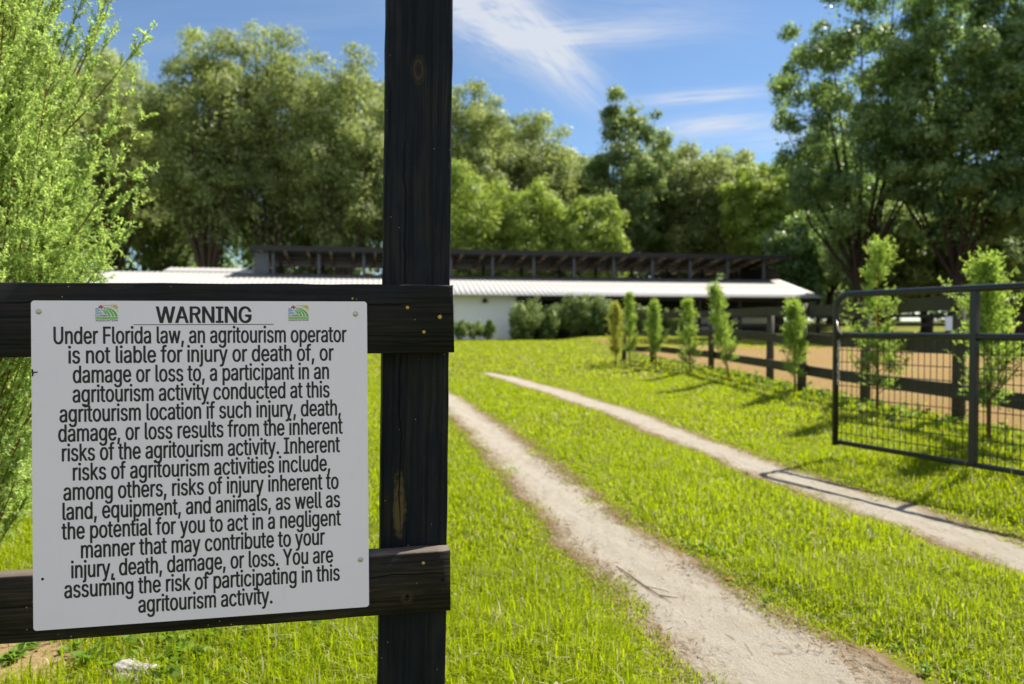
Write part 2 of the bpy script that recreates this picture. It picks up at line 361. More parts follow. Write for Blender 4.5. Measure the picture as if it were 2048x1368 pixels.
# ------------------------------------------------------------------ grass
def vnoise(x, y, s, seed):
    r = np.random.default_rng(seed); tab = r.random((64, 64))
    xs, ys = x/s, y/s; xi, yi = np.floor(xs).astype(int), np.floor(ys).astype(int); fx, fy = S(xs-xi), S(ys-yi)
    g = lambda a, b_: tab[a % 64, b_ % 64]
    return (g(xi, yi)*(1-fx)+g(xi+1, yi)*fx)*(1-fy)+(g(xi, yi+1)*(1-fx)+g(xi+1, yi+1)*fx)*fy
def grass_patch(N, y0, y1, h, w, seed, spread=.74, lean=.72):
    r = np.random.default_rng(seed)
    y = np.sqrt(r.random(N)*(y1**2-y0**2)+y0**2); x = (r.random(N)*2-1)*(spread*y+.5)
    d1, d2 = rut_d(T1, x, y, 1.0), rut_d(T2, x, y, 4.0); d = np.minimum(d1, d2)
    pn = vnoise(x, y, .16, 8)*.6+vnoise(x, y, .45, 9)*.6
    keep = r.random(N) < np.clip((d-.60+1.05*(pn-.6))/.40, 0, 1)
    inpad = (x > 4.66-.75*S((y-15)/8)+.15*wob(y*1.3, 3)) & (y < 26.5+wob(x*.5, 1)) & (x < 32)
    keep &= ~(inpad & (r.random(N) < .985))
    strip = (x > 3.75-.75*S((y-15)/8)) & (x < 4.75) & (r.random(N) < .45); keep &= ~strip
    # bare, brown corner at the foot of the sign fence
    bare = np.exp(-(((x+1.75)/.42)**2+((y-2.55)/.28)**2)); keep &= ~(r.random(N) < 1.25*bare)
    inbarn = ((y-38.9-.186/.983*(x+23.2)) > .3); keep &= ~(inbarn & (x < 20) & (x > -24))
    x, y, d = x[keep], y[keep], d[keep]; n = len(x)
    dens = vnoise(x, y, .33, 3)*.6+vnoise(x, y, 1.3, 4)*.6
    edge = np.clip((d-.9)/.9, .35, 1)
    hh = h*(.40+.75*r.random(n))*(.55+.75*dens)*edge
    tall = r.random(n) < .02; hh = np.where(tall, hh*1.5, hh); fl0 = np.where(tall, .4, 1.0)
    az = r.random(n)*2*np.pi; fl = r.random(n)**1.4*lean*2.0*fl0
    dirx, diry = np.cos(az), np.sin(az)
    ww = w*(.6+.8*r.random(n)); fa = az+np.pi/2+(r.random(n)-.5)*1.2
    sx, sy = np.cos(fa)*ww/2, np.sin(fa)*ww/2
    z = terr(x, y)-.004
    P = np.zeros((n, 5, 3), np.float32)
    P[:, 0] = np.stack([x-sx, y-sy, z], 1); P[:, 1] = np.stack([x+sx, y+sy, z], 1)
    mx, my, mz = x+dirx*fl*hh*.28, y+diry*fl*hh*.28, z+hh*.62
    P[:, 2] = np.stack([mx+sx*.8, my+sy*.8, mz], 1); P[:, 3] = np.stack([mx-sx*.8, my-sy*.8, mz], 1)
    P[:, 4] = np.stack([x+dirx*fl*hh, y+diry*fl*hh, z+hh*np.maximum(.98-.33*fl, .25)], 1)
    tint = np.clip(.15+.55*dens*.8+.42*(r.random(n)-.35), 0, .93)
    tint = np.where(r.random(n) < .075+.24*np.clip(1.4-d, 0, 1), .97, tint)  # palest blades: dry straw, plus glints painted in as colour
    base = np.arange(n)[:, None]*5
    return P.reshape(-1, 3), base+np.array([[0, 1, 2, 3]]), base+np.array([[3, 2, 4]]), tint
def grass_obj(specs):
    Vs, Q, T3, tq = [], [], [], []; off = 0
    for sp in specs:
        v, a, t3, tn = grass_patch(*sp); Vs.append(v); Q.append(a+off); T3.append(t3+off); tq.append(tn); off += len(v)
    tq = np.concatenate(tq)
    o = mesh_obj('grass', np.concatenate(Vs), [np.concatenate(Q), np.concatenate(T3)], M_GRASS, tint=np.concatenate([tq, tq]))
    tag(o, 'bright green mown lawn grass around the sandy wheel tracks', 'grass', kind='stuff'); return o
grass_obj([(185000, 1.3, 3.6, .098, .0048, 11), (210000, 3.4, 7.5, .070, .0070, 12), (200000, 7.2, 16, .062, .012, 13), (150000, 15.5, 46, .075, .030, 14)])

# ------------------------------------------------------------------ leaf builders
def diamonds(P, D, L, Wd, r, up=.0, nrm=None):
    """leaf-shaped quads: base P, direction D, length L, width Wd"""
    n = len(P)
    ref = unit(r.normal(size=(n, 3))) if nrm is None else unit(unit(nrm)+.38*r.normal(size=(n, 3)))
    s_ = unit(np.cross(D, ref)); L = np.asarray(L)[:, None]; Wd = np.asarray(Wd)[:, None]
    bend = np.cross(s_, D)*L*.12
    V = np.stack([P, P+D*L*.45+s_*Wd*.5+bend, P+D*L, P+D*L*.45-s_*Wd*.5+bend], 1)
    return V.reshape(-1, 3)
def quads(n): return np.arange(n*4).reshape(n, 4)
def conifer(seed, h, r0, nb, ntw, nlf, leaf, twig, shape=.8, base=.08, elev=(35, 60), curve=.25, lean=(0, 0), var=.5, upow=.75):
    """cedar: ascending branches > twigs > scale-leaf sprays; returns leaf mesh arrays and branch lines"""
    r = np.random.default_rng(seed)
    s0 = base+(1-base)*np.sort(r.random(nb)); az = r.random(nb)*6.283; el = np.radians(elev[0]+(elev[1]-elev[0])*(r.random(nb)*.6+.4*s0))
    prof = np.clip((1-s0)**shape*(.45+.55*np.clip(s0/.25, 0, 1)), .05, 1)
    lob = .75+.35*np.sin(az*2+seed)+.25*np.sin(az*3+s0*9+seed)
    L = r0*prof*(1.15-var+var*1.0*r.random(nb))*lob/np.cos(el)*.9+.04
    B = np.stack([lean[0]*s0*h, lean[1]*s0*h, s0*h*.93], 1)
    D = np.stack([np.cos(az)*np.cos(el), np.sin(az)*np.cos(el), np.sin(el)], 1)
    u = .10+.90*r.random((nb, ntw))**upow
    P = B[:, None]+D[:, None]*(L[:, None]*u)[..., None]; P[..., 2] += curve*L[:, None]*u*u
    Dt = unit(D[:, None]*.8+r.normal(size=(nb, ntw, 3))*.55+np.array([0, 0, .35]))
    tl = twig*(1.15-.55*u)*(.6+.7*r.random((nb, ntw)))
    v = r.random((nb, ntw, nlf))
    LP = P[:, :, None]+Dt[:, :, None]*(tl[..., None]*v)[..., None]
    LD = unit(Dt[:, :, None]*.75+r.normal(size=(nb, ntw, nlf, 3))*.5)
    n = nb*ntw*nlf; LP, LD = LP.reshape(-1, 3), LD.reshape(-1, 3)
    ll = leaf*(.6+.8*r.random(n)); V = diamonds(LP, LD, ll, ll*.34, r)
    tint = np.clip((.45+.25*r.normal(size=(nb, 1, 1))*.6+.22*r.normal(size=(nb, ntw, 1))+.2*r.normal(size=(nb, ntw, nlf))), 0, 1).reshape(-1)
    lines = []
    for i in range(nb):
        uu = np.linspace(0, 1, 5); pp = B[i]+D[i]*(L[i]*uu)[:, None]; pp[:, 2] += curve*L[i]*uu*uu; lines.append(pp)
    tw = (P.reshape(-1, 3), (P+Dt*tl[..., None]).reshape(-1, 3))
    return V, quads(n), tint, lines, tw
def twig_strips(a, b_, w, r):
    d = unit(b_-a); s_ = unit(np.cross(d, r.normal(size=d.shape)))*w/2
    return np.stack([a-s_, a+s_, b_+s_*.3, b_-s_*.3], 1).reshape(-1, 3)
def clump_leaves(cen, rad, N, leaf, seed, flat=.8, asp=.62, inner=.3, gaps=.35):
    """leaves spread through the shells of many overlapping clumps"""
    r = np.random.default_rng(seed); m = len(cen)
    w = rad**2/np.sum(rad**2); ci = r.choice(m, N, p=w)
    d = unit(r.normal(size=(N, 3))); d[:, 2] = np.where(d[:, 2] < -.3, d[:, 2]*.6, d[:, 2]); d = unit(d)
    # sub-bunches make the clump's surface lumpy
    nb = 26; bd = unit(r.normal(size=(m, nb, 3))); bj = r.integers(0, nb, N)
    d = unit(d*.42+bd[ci, bj]*.9)
    rr = rad[ci]*np.where(r.random(N) < inner, .3+.6*r.random(N), .66+.55*r.random(N)**1.3)
    P = cen[ci]+d*rr[:, None]*np.array([1, 1, flat])
    D = r.normal(size=(N, 3)); D = unit(D-d*(np.sum(D*d, 1)*.85)[:, None]); ll = leaf*(.55+.9*r.random(N))
    V = diamonds(P, D, ll, ll*asp, r, nrm=d*.9+np.array([.12, .05, .4]))
    ct = r.normal(size=m)*.20; bt = r.normal(size=(m, nb))*.14
    tint = np.clip(.45+ct[ci]+bt[ci, bj]+.22*r.normal(size=N), 0, 1)
    return V, quads(N), tint

# ------------------------------------------------------------------ oaks and other trees beyond the barn
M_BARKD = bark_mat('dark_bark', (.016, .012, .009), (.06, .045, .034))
def oak(name, label, cat, x, y, H, Rr, base, seed, mat, ncl=130, nleaf=58000, leaf=.225, group=None, lean=0.0, flat=.8, trunk_r=.34, sx=1.0, clr=.19, fill=.26):
    r = np.random.default_rng(seed); g = float(terr(x, y))
    t = thing(name, label, cat, (x, y, g), (0, 0, 0), group)
    cz = (H+base)/2; rz = (H-base)/2
    d = unit(r.normal(size=(ncl, 3))); d[:, 2] = d[:, 2]*.9+.08
    rad = Rr*clr*(.65+.7*r.random(ncl))
    k = .35+.56*r.random(ncl)**.6
    cen = np.stack([d[:, 0]*k*Rr*sx, d[:, 1]*k*Rr, cz+d[:, 2]*k*rz], 1)
    cen[:, 0] += lean*(cen[:, 2]-base)
    V, Q, tint = clump_leaves(cen, rad, int(nleaf*(1-fill)), leaf, seed+1, flat)
    nf = int(nleaf*fill)
    if nf:
        df = unit(r.normal(size=(nf, 3)))*(r.random(nf)**.5*.80)[:, None]
        PF = np.stack([df[:, 0]*Rr*sx, df[:, 1]*Rr, cz+df[:, 2]*rz], 1); PF[:, 0] += lean*(PF[:, 2]-base)
        DF = unit(r.normal(size=(nf, 3))); lf = leaf*1.25*(.6+.8*r.random(nf))
        V2 = diamonds(PF, DF, lf, lf*.62, r); V = np.concatenate([V, V2]); Q = quads(len(V)//4); tint = np.concatenate([tint, np.clip(.4+.2*r.normal(size=nf), 0, 1)])
    mesh_obj('crown', V, Q, mat, t, tint)
    mb = MB(); fork = max(base*.75, H*.16)
    mb.tube([(0, 0, -.15), (.05, 0, fork*.3), (lean*.3+.1*r.normal(), .1*r.normal(), fork*.65), (lean*fork*.3, 0, fork)], [trunk_r*1.35, trunk_r*1.05, trunk_r*.95, trunk_r*.9], 10)
    order = np.argsort(-cen[:, 2])
    for i in list(order[::12])+list(order[1::18]):
        e = cen[i]; s0 = np.array([lean*fork*.3, 0, fork*(.8+.2*r.random())]); mid = s0*.45+e*.55+np.array([0, 0, -.08*Rr])+r.normal(size=3)*.05*Rr
        mb.tube([s0, s0*.7+mid*.3, mid, e], [trunk_r*.5, trunk_r*.36, trunk_r*.22, trunk_r*.06], 6, False)
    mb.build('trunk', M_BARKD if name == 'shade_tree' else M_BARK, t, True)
    return t
def at(px, d): return ((px-1024)/1500.0*d, d)
def top_h(py, d, x): return CAM_H+(655-py)/1500.0*d-float(terr(x, d))
G1 = 'live oaks standing beyond the stable'
for i, (px, d, ty, hw, mi, lab, kw) in enumerate([
    (40, 60, 30, 175, 0, 'olive live oak partly hidden behind the bright feathery cedar on the left', {}),
    (225, 68, 92, 120, 0, 'yellowish olive live oak just right of the feathery cedar, with sparse twigs on top', {}),
    (415, 64, 72, 125, 0, 'tall olive live oak whose rounded crown stands above the left roof end', {'trunk_r': .5}),
    (545, 67, 60, 120, 0, 'tallest olive live oak, crown peaking between sign and sky left of the tall post', {'trunk_r': .55}),
    (690, 66, 105, 125, 0, 'broad olive live oak against the left side of the tall fence post', {}),
    (815, 72, 170, 115, 1, 'dark oak mostly covered by the tall black fence post', {}),
    (945, 70, 182, 95, 0, 'olive oak just right of the tall fence post with a small tuft at its top', {}),
    (1075, 74, 238, 105, 0, 'brownish olive oak sloping down to the gap of sky right of the post', {}),
    (1255, 68, 186, 88, 1, 'open-topped oak with separate leafy tufts against the sky in the middle', {'ncl': 80, 'clr': .165, 'nleaf': 36000, 'fill': .12}),
    (1405, 72, 292, 100, 0, 'lower grey-green oak between the open-topped oak and the dark trees', {}),
    (1515, 66, 330, 85, 2, 'small yellowish tree beside the dark trees, above the right roof end', {}),
    (140, 74, 110, 130, 1, 'dim oak behind the feathery cedar, lower than its olive neighbours', {}),
    (330, 74, 150, 110, 1, 'dim oak filling the dip between two olive crowns left of the sign top', {}),
    (640, 76, 150, 110, 1, 'dim oak set back behind the tall crowns near the left of the post', {}),
    (1010, 78, 235, 100, 1, 'dim oak set back above the bright yellow-green trees', {}),
    (1150, 78, 300, 95, 1, 'dim oak in the dip under the sky gap, behind the bright trees', {}),
    (1330, 76, 300, 100, 1, 'dim oak set back right of the open-topped oak', {}),
    (1470, 76, 315, 90, 0, 'pale grey-green oak just left of the dark trees, behind the raised roof', {}),
]):
    x, y = at(px, d); H = top_h(ty, d, x)
    oak('oak_tree', lab, 'tree', x, y, H*1.055, hw/1500*d*1.04, 3.4+.6*(i % 3), 100+7*i, M_OAK[mi], group=G1, **kw)
for i, (px, d, ty, hw, lab) in enumerate([
    (925, 62, 305, 105, 'yellow-green leafy tree behind the stable roof, right beside the tall post'),
    (1065, 63, 345, 90, 'rounded yellow-green tree in the middle of the bright row behind the stable'),
    (1180, 62, 372, 82, 'rightmost of the bright yellow-green trees behind the stable roof')]):
    x, y = at(px, d); H = top_h(ty, d, x)
    oak('leafy_tree', lab, 'tree', x, y, H-.2, hw/1500*d*1.05, 1.6, 300+5*i, M_OAK[2], 110, 50000, .20, 'bright low trees behind the stable', flat=.9)
for i, (px, d, ty, hw, base, mi, lab, kw) in enumerate([
    (1715, 41, -70, 200, 2.6, 3, 'tall dark tree with lacy left side leaning over the right roof end', {'ncl': 130, 'clr': .125, 'nleaf': 74000, 'leaf': .165, 'fill': .06}),
    (1910, 38, -120, 175, 2.2, 3, 'tall dark tree behind the gate, with bare trunk showing among leaves', {'ncl': 140, 'clr': .13, 'nleaf': 78000, 'leaf': .17, 'fill': .10}),
    (2090, 36, -140, 185, 1.8, 3, 'tall dark tree at the right edge, its crown running out of the picture', {'ncl': 130, 'clr': .135, 'nleaf': 70000, 'leaf': .17, 'fill': .10}),
    (1660, 66, 235, 120, 2.0, 3, 'shorter dark bushy tree behind the right end of the stable', {}),
    (1850, 56, 300, 140, 1.2, 3, 'dark bushy tree low behind the two tall trees near the gate', {}),
    (2040, 52, 330, 140, 1.0, 1, 'bushy tree low at the far right edge behind the gate', {}),
    (1765, 47, 370, 115, .7, 1, 'small bushy understory tree under the lacy tree, behind the tallest sapling', {'nleaf': 36000}),
    (1955, 45, 385, 120, .6, 1, 'small bushy understory tree between the two tall trunks near the gate', {'nleaf': 36000}),
    (1600, 60, 400, 75, .8, 3, 'low dark tree hugging the right end of the raised roof', {'nleaf': 30000})]):
    x, y = at(px, d); H = top_h(ty, d, x)
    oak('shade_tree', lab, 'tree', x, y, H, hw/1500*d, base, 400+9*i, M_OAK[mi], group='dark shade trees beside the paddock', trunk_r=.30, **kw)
# a second, farther row fills the gaps between the trunks
wood_c, wood_r = [], []
rw = np.random.default_rng(77)
for i in range(60):
    x = -78+i*2.6+rw.normal()*.8; y = 84+rw.normal()*4; H = 12+4*rw.random()
    for k_ in range(9):
        wood_c.append((x+rw.normal()*1.5, y+rw.normal()*1.5, float(terr(x, y))+.6+H*(k_+.3)/9)); wood_r.append(1.7+rw.random()*1.1)
V, Q, tint = clump_leaves(np.array(wood_c), np.array(wood_r), 130000, .60, 78)
o = mesh_obj('woodland', V, Q, M_OAK[1], None, tint)
tag(o, 'dense dim woodland seen between the trunks behind the stable', 'woodland', kind='stuff')

# ------------------------------------------------------------------ stable
UA = math.atan2(.186, .983)
barn = thing('stable', 'long low white stable with pale metal roof and dark raised centre roof', 'stable', (-23.2, 38.9, .45), (0, 0, UA))
LB = 43.6; ZE, ZT, YT = 2.58, 4.02, 5.4
def roof_sheet(name, x0, x1, ya, za, yb, zb, mat, step=.31, rib=.028, th=.05):
    xs = []; hs = []
    x = x0
    while x < x1-step: xs += [x, x+.03, x+.05, x+.08]; hs += [0, rib, rib, 0]; x += step
    xs += [x1]; hs += [0]
    xs, hs = np.array(xs), np.array(hs); n = len(xs)
    top = [np.stack([xs, np.full(n, ya), za+hs], 1), np.stack([xs, np.full(n, yb), zb+hs], 1)]
    bot = [t_-np.array([0, 0, th]) for t_ in (np.stack([xs, np.full(n, ya), np.full(n, za)], 1), np.stack([xs, np.full(n, yb), np.full(n, zb)], 1))]
    V = np.concatenate(top+bot); i = np.arange(n-1)
    F = np.concatenate([np.stack([i, i+1, n+i+1, n+i], 1), np.stack([2*n+i+1, 2*n+i, 3*n+i, 3*n+i+1], 1), np.stack([2*n+i, 2*n+i+1, i+1, i], 1), np.stack([n+i, n+i+1, 3*n+i+1, 3*n+i], 1),
                        np.array([[0, n, 3*n, 2*n], [n-1, 3*n-1, 4*n-1, 2*n-1]])])
    return mesh_obj(name, V, F, mat, barn)
roof_sheet('roof', 0, LB, 0, ZE, YT, ZT, M_WHITEROOF)
roof_sheet('rear_roof', 0, LB, 2*YT+4, ZE, YT+4, ZT, M_WHITEROOF)
roof_sheet('ridge_roof', 3.4, 8.7, YT+.02, ZT+.05, YT+2, ZT+.42, M_WHITEROOF)
roof_sheet('ridge_roof', 3.4, 8.7, YT+3.98, ZT+.05, YT+2.02, ZT+.42, M_WHITEROOF)
MB().box(0, 3.4, YT, YT+4, ZT-.1, ZT-.02).build('ridge_deck', M_WHITEROOF, barn)
MB().box(.25, 24.0, .9, 1.02, -.3, ZE+.12).build('wall', M_WHITEWALL, barn)
MB().box(.25, .37, 1.03, 13.9, -.3, ZE).build('wall', M_WHITEWALL, barn)
MB().box(24.0, LB-.2, 4.4, 4.5, -.3, ZE+.9).build('stall_wall', M_DARKWALL, barn)
MB().box(LB-.3, LB-.2, 4.51, 13.9, -.3, ZE).build('stall_wall', M_DARKWALL, barn)
MB().box(.3, LB-.3, 13.92, 14.0, -.3, ZE+.1).build('wall', M_WHITEWALL, barn)
MB().box(24.0, 24.1, 1.03, 4.39, -.3, ZE+.3).build('wall', M_WHITEWALL, barn)
MB().box(35.4, 38.6, 4.30, 4.38, .1, 1.75).build('stall_front', M_CREAM, barn)
MB().box(39.6, 42.6, 4.30, 4.38, .9, 1.9).build('stall_front', M_CREAM, barn)
MB().box(24.1, LB-.1, .32, .44, ZE-.26, ZE-.055).build('eave_beam', M_DARKWALL, barn)
for i in range(8): MB().box(24.6+i*2.66, 24.78+i*2.66, .29, .47, -.25, ZE-.262).build('porch_post', M_DARKWALL, barn, bevel=.01)
for i in range(14): MB().bar((24.3+i*1.45, .5, ZE-.02), (24.3+i*1.45, 4.35, ZE+.99), .06, .14).build('porch_rafter', M_DARKWALL, barn)
win = MB().box(19.1, 20.3, .855, .896, .85, 2.05).build('window', M_DARKWALL, barn, bevel=.01)
MB().box(19.18, 20.22, .84, .853, .93, 1.97).build('pane', M_GLASS, win)
win = MB().box(9.1, 10.3, .855, .896, .85, 2.05).build('window', M_DARKWALL, barn, bevel=.01)
MB().box(9.18, 10.22, .84, .853, .93, 1.97).build('pane', M_GLASS, win)
mb = MB(); mb.box(22.05, 22.25, .80, .898, 2.28, 2.36); mb.tube([(22.15, .78, 2.42), (22.15, .72, 2.30), (22.15, .70, 2.16)], [.05, .11, .16], 10); mb.build('wall_lamp', M_DARKWALL, barn)
# raised centre roof on posts
MX0, MX1, MY0, MY1, MZ = 8.75, LB-.1, YT, YT+4, 5.62
RD = .78                                                    # fall of the raised roof towards the rear
rz_ = lambda y_: MZ-RD*(y_-MY0+.7)/5.4
mb = MB(); ya, yb = MY0-.7, MY1+.7
mb.add([(x_, y_, rz_(y_)-t_) for t_ in (0, .06) for x_, y_ in ((MX0-.3, ya), (MX1+.3, ya), (MX1+.3, yb), (MX0-.3, yb))], [(0, 1, 2, 3), (7, 6, 5, 4), (0, 4, 5, 1), (1, 5, 6, 2), (2, 6, 7, 3), (3, 7, 4, 0)])
mb.build('raised_roof', M_DARKROOF, barn)
MB().box(MX0-.3, MX1+.3, MY0-.735, MY0-.702, MZ-.30, MZ+.03).build('fascia', M_DARKROOF, barn)
MB().box(MX0-.1, MX0+.75, MY0-.06, MY0+.04, ZT-.05, MZ-.17).build('end_panel', M_GREYSTEEL, barn)
MB().box(MX1-.9, MX1, MY0+.1, MY1-.1, ZT-.05, MZ-.76).build('end_panel', M_DARKWALL, barn)
for i in range(13):
    xx = MX0+1.0+i*2.72
    MB().box(xx-.08, xx+.08, MY0-.08, MY0+.08, ZT-.1, MZ-.16).build('raised_post', M_GREYSTEEL, barn)
    MB().box(xx-.08, xx+.08, MY1-.08, MY1+.08, ZT-.1, MZ-.76).build('raised_post', M_DARKWALL, barn)
for i in range(26):
    xx = MX0+.35+i*1.36
    MB().bar((xx, MY0-.66, rz_(MY0-.66)-.165), (xx, MY1+.6, rz_(MY1+.6)-.165), .13, .20).build('rafter', M_RAFTER, barn)
for i in range(6):
    yy = MY0-.35+i*.95
    MB().box(MX0-.2, MX1+.2, yy-.025, yy+.025, rz_(yy)-.325, rz_(yy)-.27).build('purlin', M_DARKROOF, barn)

# ------------------------------------------------------------------ shrubs before the stable wall
def shrub(label, x, y, h, w, seed, group, mat=None, leaf=.10, n=8000):
    r = np.random.default_rng(seed); t = thing('shrub', label, 'shrub', (x, y, float(terr(x, y))), group=group)
    m = 34; d = unit(r.normal(size=(m, 3))); k = .3+.65*r.random(m)
    cen = np.stack([d[:, 0]*k*w, d[:, 1]*k*w, h*.52+d[:, 2]*k*h*.45], 1); rad = w*(.16+.18*r.random(m))
    V, Q, tint = clump_leaves(cen, rad, n, leaf, seed+1, 1.5); V[:, 2] = np.maximum(V[:, 2], .02)
    mesh_obj('foliage', V, Q, mat or M_HEDGE, t, tint)
    mb = MB()
    for j in range(6): mb.tube([(.05*r.normal(), .05*r.normal(), -.05), tuple(cen[j]*.5+np.array([0, 0, -.05])), tuple(cen[j])], [.03, .02, .008], 5, False)
    mb.build('stem', M_BARK, t)
    return t
for i, (px, d, h, w, lab) in enumerate([
    (1052, 42.2, 2.30, 1.15, 'leftmost tall dark-green shrub, at the corner of the white wall'),
    (1100, 42.6, 2.15, 1.0, 'second tall shrub from the white wall corner'),
    (1143, 42.9, 2.35, 1.05, 'third tall shrub from the white wall corner, in the middle of the row'),
    (1188, 43.2, 2.40, 1.1, 'fourth tall shrub from the white wall, beside the first yellowing sapling'),
    (1236, 43.5, 2.2, 1.0, 'fifth tall shrub, partly behind the saplings at the fence end'),
    (1290, 43.0, 1.65, .85, 'lower shrub past the five tall ones, seen between two fence corner posts'),
    (1352, 43.4, 1.55, .9, 'lowest and rightmost dark shrub under the stable eave')]):
    x, y = at(px, d); shrub(lab, x, y, h, w, 500+3*i, 'tall shrubs under the stable eave')
for i, (px, d, h, w, lab) in enumerate([
    (918, 41.2, 1.15, .50, 'low shrub before the white wall, right beside the tall post'),
    (950, 41.4, 1.25, .50, 'low shrub before the white wall, middle of three'),
    (978, 41.6, 1.15, .42, 'low shrub before the white wall, rightmost of three')]):
    x, y = at(px, d); shrub(lab, x, y, h, w, 540+3*i, 'low shrubs along the white wall', None, .09, 2600)

# ------------------------------------------------------------------ pasture fence on the right
pf = thing('pasture_fence', 'dark three-board pasture fence running from the lawn corner past the gate', 'fence', (4.5, 11.36, .18))
O = np.array([4.5, 11.36, .18])
PP = [(4.52, 3.0), (4.51, 5.35), (4.50, 7.67), (4.50, 9.70), (4.48, 11.36), (4.47, 13.20), (4.43, 16.35), (3.78, 19.75), (3.36, 21.9)]
front = {4, 6, 7, 8}
def rail_z(i): x, y = PP[i]; return float(terr(x, y))
for i, (x, y) in enumerate(PP):
    off = -.085 if i in front else .075; g = rail_z(i); j = rng0.normal()*.02
    mb = MB(); mb.tube([(x+off-O[0], y-O[1], g-.2-O[2]), (x+off-O[0], y-O[1], g+.6-O[2]), (x+off+j-O[0], y-O[1], g+(1.33 if i in front else 1.27)-O[2])], [.068, .064, .060], 10)
    mb.build('post', M_RAILWOOD, pf, True)
for i in range(len(PP)-1):
    (xa, ya), (xb, yb) = PP[i], PP[i+1]; ga, gb = rail_z(i), rail_z(i+1)
    for j, hz in enumerate((.33, .79, 1.23)):
        e = rng0.normal(size=2)*.012
        mb = MB(); a = np.array([xa, ya+.004, ga+hz+e[0]])-O; c_ = np.array([xb, yb-.004, gb+hz+e[1]])-O
        sag = np.array([.01*rng0.normal(), 0, -.008])
        mb.bar(a, (a+c_)/2+sag, .026, .15); mb.bar((a+c_)/2+sag, c_, .026, .15)
        mb.build('rail', M_RAILWOOD, pf)
# far paddock fence and its white board
ff = thing('paddock_fence', 'dark board fence far across the paddock, under the trees', 'fence', (8, 34, .6))
O2 = np.array([8, 34, .6])
FP = [(8+2.45*i, 34+.45*i) for i in range(13)]
for i, (x, y) in enumerate(FP):
    g = float(terr(x, y)); MB().box(x-.07-O2[0], x+.07-O2[0], y-.07-O2[1], y+.07-O2[1], g-.2-O2[2], g+1.3-O2[2]).build('post', M_DARKWALL, ff)
    if i < 12:
        x2, y2 = FP[i+1]; g2 = float(terr(x2, y2))
        for hz in (.3, .72, 1.14): MB().bar(np.array([x, y-.09, g+hz])-O2, np.array([x2, y2-.09, g2+hz])-O2, .04, .15).build('rail', M_DARKWALL, ff)
xw = (1905-1024)/1500*36.0
wb = thing('white_board', 'blank white board hung on the far paddock fence behind the gate', 'board', (xw, 36.0-.22, .55))
mb = MB(); mb.box(-.48, .48, -.03, .03, .45, 1.12); mb.build('panel', M_WHITEWALL, wb, bevel=.01)
mb = MB(); mb.box(-.42, -.36, .031, .10, .3, 1.05); mb.box(.36, .42, .031, .10, .3, 1.05); mb.build('bracket', M_DARKWALL, wb)

# ------------------------------------------------------------------ cedar saplings along the pasture fence
for i, (x, y, h, r0, dry, lean, lab) in enumerate([
    (4.22, 8.65, 2.02, .46, 0, (.0, 0), 'tallest young cedar, full and bright, standing behind the gate end'),
    (4.05, 6.35, 1.58, .42, 0, (-.02, 0), 'young cedar behind the gate upright, nearest to the right edge'),
    (4.12, 10.9, 1.34, .25, 0, (-.02, 0), 'small young cedar beside the thick fence post left of the gate'),
    (3.98, 13.7, 1.80, .33, 0, (-.17, 0), 'leaning young cedar with a thin spire in front of the fence'),
    (3.80, 16.0, 1.55, .30, 0, (-.03, 0), 'young cedar hiding the fence boards between two posts, centre of the row'),
    (3.52, 18.3, 1.65, .30, .3, (-.04, 0), 'young cedar with rusty tinge right of the fence corner posts'),
    (3.12, 19.9, 2.0, .27, .1, (0, 0), 'slim dark-tipped young cedar at the fence corner post'),
    (2.85, 20.6, 1.70, .34, 1, (0, 0), 'yellowing young cedar left of the fence corner, first of the row')]):
    g = float(terr(x, y)); t = thing('cedar_sapling', lab, 'sapling', (x, y, g), group='young cedars along the pasture fence')
    V, Q, tint, lines, tw = conifer(600+i, h, r0*(1.1+.25*((i*7) % 5)/4), 66+(i*11) % 21, 13, 14, .030, .17, .90, .10+.03*((i*3) % 4), (24+3*((i*5) % 4), 62), .35, lean=lean, var=.85)
    mesh_obj('foliage', V, Q, M_SAPDRY if dry == 1 else M_SAP, t, tint)
    mb = MB(); mb.tube([(0, 0, -.05), (lean[0]*h*.5, 0, h*.5), (lean[0]*h*.95, 0, h*.95)], [.018, .012, .004], 6)
    for l in lines[::3]: mb.tube(l, [.006, .005, .004, .003, .002], 4, False)
    mb.build('trunk', M_BARK2, t)
    rr = np.random.default_rng(700+i)

# ------------------------------------------------------------------ big feathery cedar on the left
bx, by = -2.17, 3.02
cd = thing('feathery_cedar', 'bright lime-green feathery cedar close behind the sign fence on the left', 'tree', (bx, by, float(terr(bx, by))))
r = np.random.default_rng(41)
V, Q, tint, lines, tw = conifer(41, 3.35, .82, 560, 44, 40, .0120, .125, .40, .05, (44, 68), .30, upow=.5)
Vs, Qs, ts, L2, twa, twb = [V], [Q], [tint], list(lines), [tw[0]], [tw[1]]; off = len(V)
